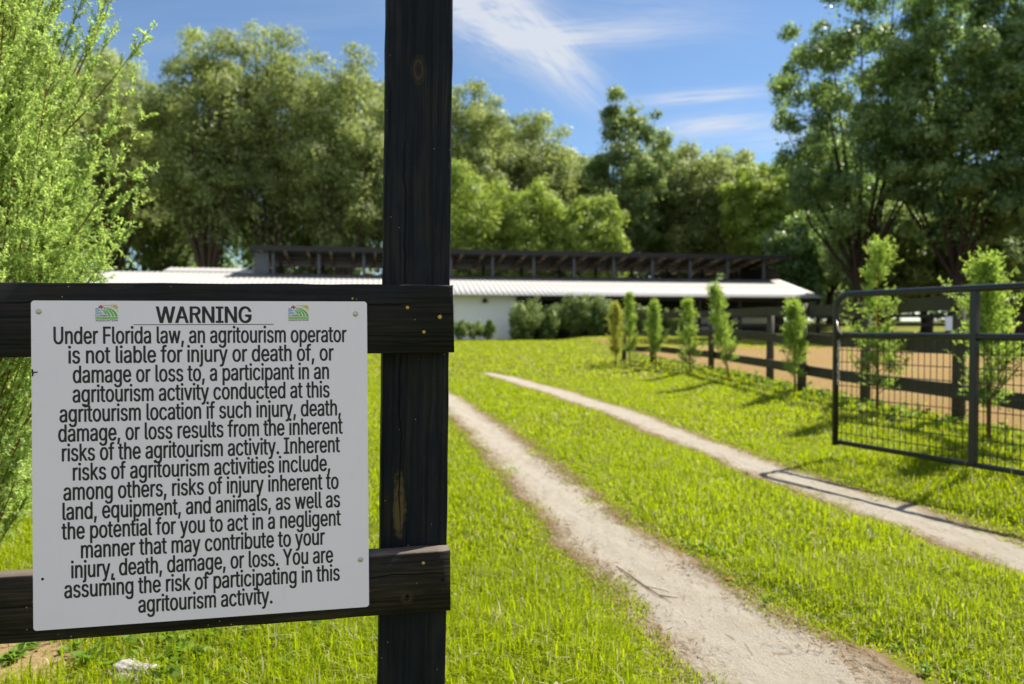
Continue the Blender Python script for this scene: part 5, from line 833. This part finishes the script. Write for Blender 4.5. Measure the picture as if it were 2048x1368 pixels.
def emblem(ox, oz, w):
    sc_ = w/1100.0; f = lambda x, y: (ox+(x-290)*sc_, oz-(y-250)*sc_)
    def sweep(mb_, pts_, y_):
        P_ = np.array(pts_, float); u_ = np.linspace(0, len(P_)-1, 14); Q_ = np.stack([np.interp(u_, range(len(P_)), P_[:, j]) for j in range(3)], 1)
        for _ in range(2): Q_[1:-1, :2] = (Q_[:-2, :2]+2*Q_[1:-1, :2]+Q_[2:, :2])/4
        T_ = unit(np.gradient(Q_[:, :2], axis=0)); N_ = np.stack([-T_[:, 1], T_[:, 0]], 1)*Q_[:, 2:]/2
        A = [f(*(q_+n_)) for q_, n_ in zip(Q_[:, :2], N_)]; B_ = [f(*(q_-n_)) for q_, n_ in zip(Q_[:, :2], N_)]
        m_ = len(A); mb_.add([(a_[0], y_, a_[1]) for a_ in A]+[(a_[0], y_, a_[1]) for a_ in B_], [(i_, i_+1, m_+i_+1, m_+i_) for i_ in range(m_-1)])
    def blob(mb_, cx_, cy_, rx, ry, y_, n_=12):
        vs = [(f(cx_+rx*math.cos(6.283*i_/n_), cy_+ry*math.sin(6.283*i_/n_))) for i_ in range(n_)]
        mb_.add([(a_[0], y_, a_[1]) for a_ in vs], [tuple(range(n_))])
    e = thing_part('emblem', sign)
    mb_ = MB()
    for y0, x1 in ((462, 490), (540, 590), (632, 690), (712, 720)): sweep(mb_, [(292, y0-6, 38), (400, y0+2, 42), (500, y0+18, 34), (x1, y0+24, 10)], YF)
    mb_.build('water_waves', M_EBLUE, e)
    mb_ = MB()
    for rw_ in ([(610, 515, 18), (715, 595, 62), (785, 680, 92), (825, 748, 100)], [(680, 480, 16), (830, 570, 58), (930, 690, 88), (990, 870, 104)], [(750, 440, 16), (930, 525, 58), (1075, 660, 88), (1165, 870, 96)], [(790, 400, 16), (1000, 465, 60), (1220, 620, 104), (1335, 870, 112)]): sweep(mb_, rw_, YF)
    sweep(mb_, [(290, 960, 125), (840, 960, 125), (1390, 960, 125)], YF)
    mb_.build('field_rows', M_EGREEN, e)
    mb_ = MB()
    for ry in ([(1330, 300, 110), (1000, 280, 60), (700, 305, 30)], [(1300, 340, 70), (1150, 375, 50), (990, 390, 20)], [(1310, 360, 60), (1240, 410, 45), (1170, 440, 15)], [(1330, 370, 60), (1280, 460, 40), (1235, 520, 15)], [(1360, 330, 70), (1365, 480, 45), (1360, 630, 20)]): sweep(mb_, ry, YF+.0001)
    mb_.build('sun_rays', M_EYEL, e)
    mb_ = MB(); blob(mb_, 600, 370, 105, 55, YF-.0001); blob(mb_, 560, 310, 55, 40, YF-.0002); mb_.build('tractor', M_ERED, e)
    mb_ = MB(); blob(mb_, 485, 385, 42, 42, YF-.0003); blob(mb_, 590, 450, 32, 32, YF-.0003); blob(mb_, 745, 432, 30, 24, YF-.0003)
    x0, z0 = f(295, 868); x1, _ = f(900, 0); mb_.add(*lettering("FLORIDA", x0, x1, z0, 82*sc_, .00012))
    x0, z0 = f(300, 1132); x1, _ = f(1372, 0); mb_.add(*lettering("ASSOCIATION", x0, x1, z0, 82*sc_, .00012))
    mb_.build('emblem_lettering', M_ENAVY, e)
    x0, z0 = f(305, 1003); x1, _ = f(1375, 0); vs, fs = lettering("AGRITOURISM", x0, x1, z0, 84*sc_, .00010)
    MB().add([(a_[0], a_[1]-.0002, a_[2]) for a_ in vs], fs).build('emblem_lettering', M_ELIME, e)
def thing_part(name, parent):
    o_ = bpy.data.objects.new(name, None); C.objects.link(o_); o_.parent = parent; o_.empty_display_size = .02; return o_
emblem(-.1950, .2976, .0390); emblem(.1528, .2976, .0388)
for x, z in [(-.2915, .2847), (.2818, .2801), (.2881, -.2098)]:
    mb = MB(); disc(mb, x, z, -.0007, .0054, 16, .0022); mb.build('screw', M_SCREW, sign)
mb = MB(); disc(mb, -.2882, -.2102, -.0007, .0026, 10, .0002); mb.build('screw_hole', M_HOLE, sign)
mb = MB(); mb.tube([(-.3040, YF-.0001, .1740), (-.3000, YF-.0004, .1722), (-.2940, YF-.0004, .1728)], .0011, 5); mb.tube([(-.3025, YF-.0001, .1655), (-.3018, YF-.0004, .1725), (-.3035, YF-.0001, .178)], .0013, 5); mb.build('scuff_mark', M_HOLE, sign)

# ------------------------------------------------------------------ black wire-filled gate, standing open on the right
ga, gd = np.array([2.79, 6.46]), np.array([.43, -.903]); GLEN = 3.66
gate = thing('farm_gate', 'black tube farm gate with wire mesh, standing open over the lawn', 'gate', (2.79, 6.46, 0), (0, 0, math.atan2(gd[1], gd[0])))
ZB, ZM, ZTp, PR = .165, 1.085, 1.430, .0260
arc = [(.13-.13*math.cos(a_), 0, ZTp-.13+.13*math.sin(a_)) for a_ in np.linspace(0, math.pi/2, 8)]
arc2 = [(GLEN-.13+.13*math.sin(a_), 0, ZTp-.13+.13*math.cos(a_)) for a_ in np.linspace(0, math.pi/2, 8)]
mb = MB(); mb.tube([(0, 0, ZB-.03)]+arc+arc2+[(GLEN, 0, ZB-.03)], PR, 12); mb.build('frame', M_BLACKPIPE, gate, True)
mb = MB(); mb.tube([(PR+.001, 0, ZM), (GLEN-PR-.001, 0, ZM)], PR*.9, 12); mb.build('middle_rail', M_BLACKPIPE, gate, True)
mb = MB(); mb.tube([(PR+.001, 0, ZB), (GLEN-PR-.001, 0, ZB)], PR*.8, 12); mb.build('bottom_rail', M_BLACKPIPE, gate, True)
for q_ in (1.21, 2.43):
    mb = MB(); mb.box(q_-.024, q_+.024, -.024, .024, ZB-.005, ZTp-.018); mb.build('upright', M_BLACKPIPE, gate, bevel=.004)
mb = MB()
for i in range(1, 72): mb.tube([(i*.0508, .017, ZB), (i*.0508, .017, ZM)], .0036, 4, False)
for i in range(1, 10): mb.tube([(.01, .0205, ZB+i*.1016-.02), (GLEN-.01, .0205, ZB+i*.1016-.02)], .0036, 4, False)
mb.build('wire_mesh', M_WIRE, gate)
mb = MB()
for i in range(11):
    z0 = 1.02-i*.034; cxx = .055+.004*math.sin(i*1.7); ring = []
    for a_ in np.linspace(0, 2*math.pi, 11):
        u_, v_ = .010*math.cos(a_), .021*math.sin(a_)
        ring.append((cxx+(u_ if i % 2 else 0), -.03+(0 if i % 2 else u_), z0+v_))
    mb.tube(ring, .0035, 5, False)
mb.tube([(.02, -.02, 1.22), (.05, -.03, 1.13), (.09, -.03, 1.09)], .006, 6)
mb.build('chain', M_SCREW, gate, True)
hx, hy = ga+gd*(GLEN+.16)
gp = thing('gate_post', 'round black timber post that hangs the farm gate', 'post', (hx, hy, 0))
mb = MB(); mb.tube([(0, 0, -.3), (0, 0, .8), (0, 0, 1.55)], [.09, .085, .082], 14); mb.build('shaft', M_RAILWOOD, gp, True)
for z0 in (.35, 1.2):
    mb = MB(); mb.tube([(-gd[0]*.085, -gd[1]*.085, z0), (-gd[0]*.137, -gd[1]*.137, z0)], .012, 8); mb.build('hinge', M_BLACKPIPE, gp)

# ------------------------------------------------------------------ small things on the ground
def lump(name, label, cat, x, y, sx_, sy_, sz_, seed, mat):
    r_ = np.random.default_rng(seed); n_u, n_v = 18, 10; vs = []
    for j in range(n_v+1):
        for i in range(n_u):
            th, ph = 6.283*i/n_u, math.pi*j/n_v
            d_ = np.array([math.cos(th)*math.sin(ph), math.sin(th)*math.sin(ph), math.cos(ph)])
            f = 1+.16*math.sin(3*d_[0]*2+seed)+.13*math.sin(5*d_[1]+d_[2]*4+seed*2)+.012*r_.normal()
            vs.append((d_[0]*sx_*f, d_[1]*sy_*f, d_[2]*sz_*f+sz_*.45))
    fs = [(j*n_u+i, (j+1)*n_u+i, (j+1)*n_u+(i+1) % n_u, j*n_u+(i+1) % n_u) for j in range(n_v) for i in range(n_u)]
    o_ = MB().add(vs, fs).build(name, mat); o_.location = (x, y, float(terr(x, y))); return tag(o_, label, cat)
lump('stone', 'pale white stone lying below the sign at the bottom edge', 'stone', -1.24, 2.42, .085, .06, .045, 3, M_STONE)
tw_ = MB(); tw_.tube([(.50, 3.56, .010), (.54, 3.42, .014), (.585, 3.28, .013), (.625, 3.17, .012), (.70, 3.14, .010)], [.0025, .0033, .0033, .0028, .0015], 6); tw_.tube([(.585, 3.28, .013), (.64, 3.23, .015), (.68, 3.21, .010)], [.002, .0016, .001], 5); tw_.tube([(.625, 3.17, .012), (.66, 3.09, .010)], [.002, .001], 5)
tag(tw_.build('twig', M_TWIG), 'thin brown forked twig lying on the near sandy track', 'twig')
for i, (x, y, lab) in enumerate([(.98, 3.39, 'curled rusty dry leaf on the near sandy track'), (.33, 6.4, 'small brown dry leaf far along the near sandy track')]):
    mb = MB(); rr = np.random.default_rng(i+5); vs = []
    for a_ in np.linspace(-1, 1, 7): w_ = .012*(1-a_*a_)**.7+.0005; vs += [(a_*.028, -w_, .004+.008*a_*a_), (a_*.028, w_, .003+.006*abs(a_))]
    mb.add(vs, [(2*j, 2*j+2, 2*j+3, 2*j+1) for j in range(6)]); o_ = mb.build('dry_leaf', M_DRY); o_.location = (x, y, .004); o_.rotation_euler = (0, 0, .5+i); tag(o_, lab, 'leaf')
# broad-leaved weeds below the sign, and along the pasture fence
def weeds(name, label, spots, leaf, seed):
    r_ = np.random.default_rng(seed); Vs, ts = [], []
    for x, y, rad, n_, hh in spots:
        m_ = n_//9; sx_, sy_ = x+r_.normal(size=m_)*rad*.55, y+r_.normal(size=m_)*rad*.4; sz_ = terr(sx_, sy_)
        ci = r_.integers(0, m_, n_); az = r_.random(n_)*6.283; el = r_.random(n_)*.9+.05
        D = np.stack([np.cos(az)*np.cos(el), np.sin(az)*np.cos(el), np.sin(el)], 1); hgt = hh*r_.random(m_)[ci]*(.4+.6*r_.random(n_))
        P = np.stack([sx_[ci]+.012*r_.normal(size=n_), sy_[ci]+.012*r_.normal(size=n_), sz_[ci]+hgt], 1)
        ll = leaf*(.5+.8*r_.random(n_)); Vs.append(diamonds(P, D, ll, ll*.62, r_, nrm=np.tile([0, 0, 1.6], (n_, 1)))); ts.append(np.clip(.5+.25*r_.normal(size=n_), 0, 1))
    V_ = np.concatenate(Vs); o_ = mesh_obj(name, V_, quads(len(V_)//4), M_WEED, None, np.concatenate(ts)); return tag(o_, label, 'weeds', kind='stuff')
weeds('ground_weeds', 'broad-leaved weeds growing under the sign fence', [(-1.2, 2.62, .26, 900, .07), (-.98, 2.75, .22, 600, .08), (-1.05, 2.45, .2, 420, .06), (-.7, 2.6, .25, 400, .06), (-1.45, 3.0, .3, 420, .08), (-1.75, 2.62, .2, 120, .04), (-.85, 2.35, .3, 700, .05), (-.5, 2.5, .3, 400, .05)], .040, 31)
weeds('fence_weeds', 'leafy weeds in the strip along the pasture fence', [(4.35-.7*float(S((y_-15)/8)), y_, .30, 100, .12) for y_ in np.arange(5.2, 22, .7)], .050, 32)

r_ = np.random.default_rng(91); n = 14000
yy = np.sqrt(r_.random(n)*(12**2-2**2)+2**2); yy = 2+(yy-2)*r_.random(n)**.5; w1 = r_.random(n) < .68
cx1, hw1 = rut(T1, yy); cx2, hw2 = rut(T2, yy); cxx, hww = np.where(w1, cx1, cx2), np.where(w1, hw1, hw2)
us = np.sign(r_.random(n)-.38)*(.25+.95*r_.random(n)**.6); xx = cxx+us*hww
kp = vnoise(xx, yy, .22, 17)+.5*np.abs(us) > .72; xx, yy = xx[kp], yy[kp]; n = len(xx)
P = np.stack([xx, yy, terr(xx, yy)+.010+.010*r_.random(n)], 1); az = r_.random(n)*6.283
D = np.stack([np.cos(az), np.sin(az), .12*r_.normal(size=n)], 1); ll = .02+.05*r_.random(n)**2
V = diamonds(P, unit(D), ll, .0022+.0025*r_.random(n), r_, nrm=np.tile([0, 0, 1.5], (n, 1)))
M_STRAW = leaf_mat('dry_straw', (.07, .035, .012), (.30, .21, .10), .15, .7, .2)
tag(mesh_obj('straw_litter', V, quads(n), M_STRAW, None, np.clip(.4+.3*r_.normal(size=n), 0, 1)), 'dry brown straw and root litter strewn along the sandy tracks', 'litter', kind='stuff')
rw_ = np.random.default_rng(55); sp = []
while len(sp) < 60:
    y_ = 2.3+6.5*rw_.random()**1.3; x_ = (rw_.random()*1.5-.35)*y_*.7
    if min(rut_d(T1, np.array([x_]), np.array([y_]), 1.0)[0], rut_d(T2, np.array([x_]), np.array([y_]), 4.0)[0]) > 1.35 and x_ < 3.8: sp.append((x_, y_, .10+.10*rw_.random(), 60, .045))
weeds('lawn_weeds', 'low clover and small weeds scattered through the lawn', sp, .022, 56)
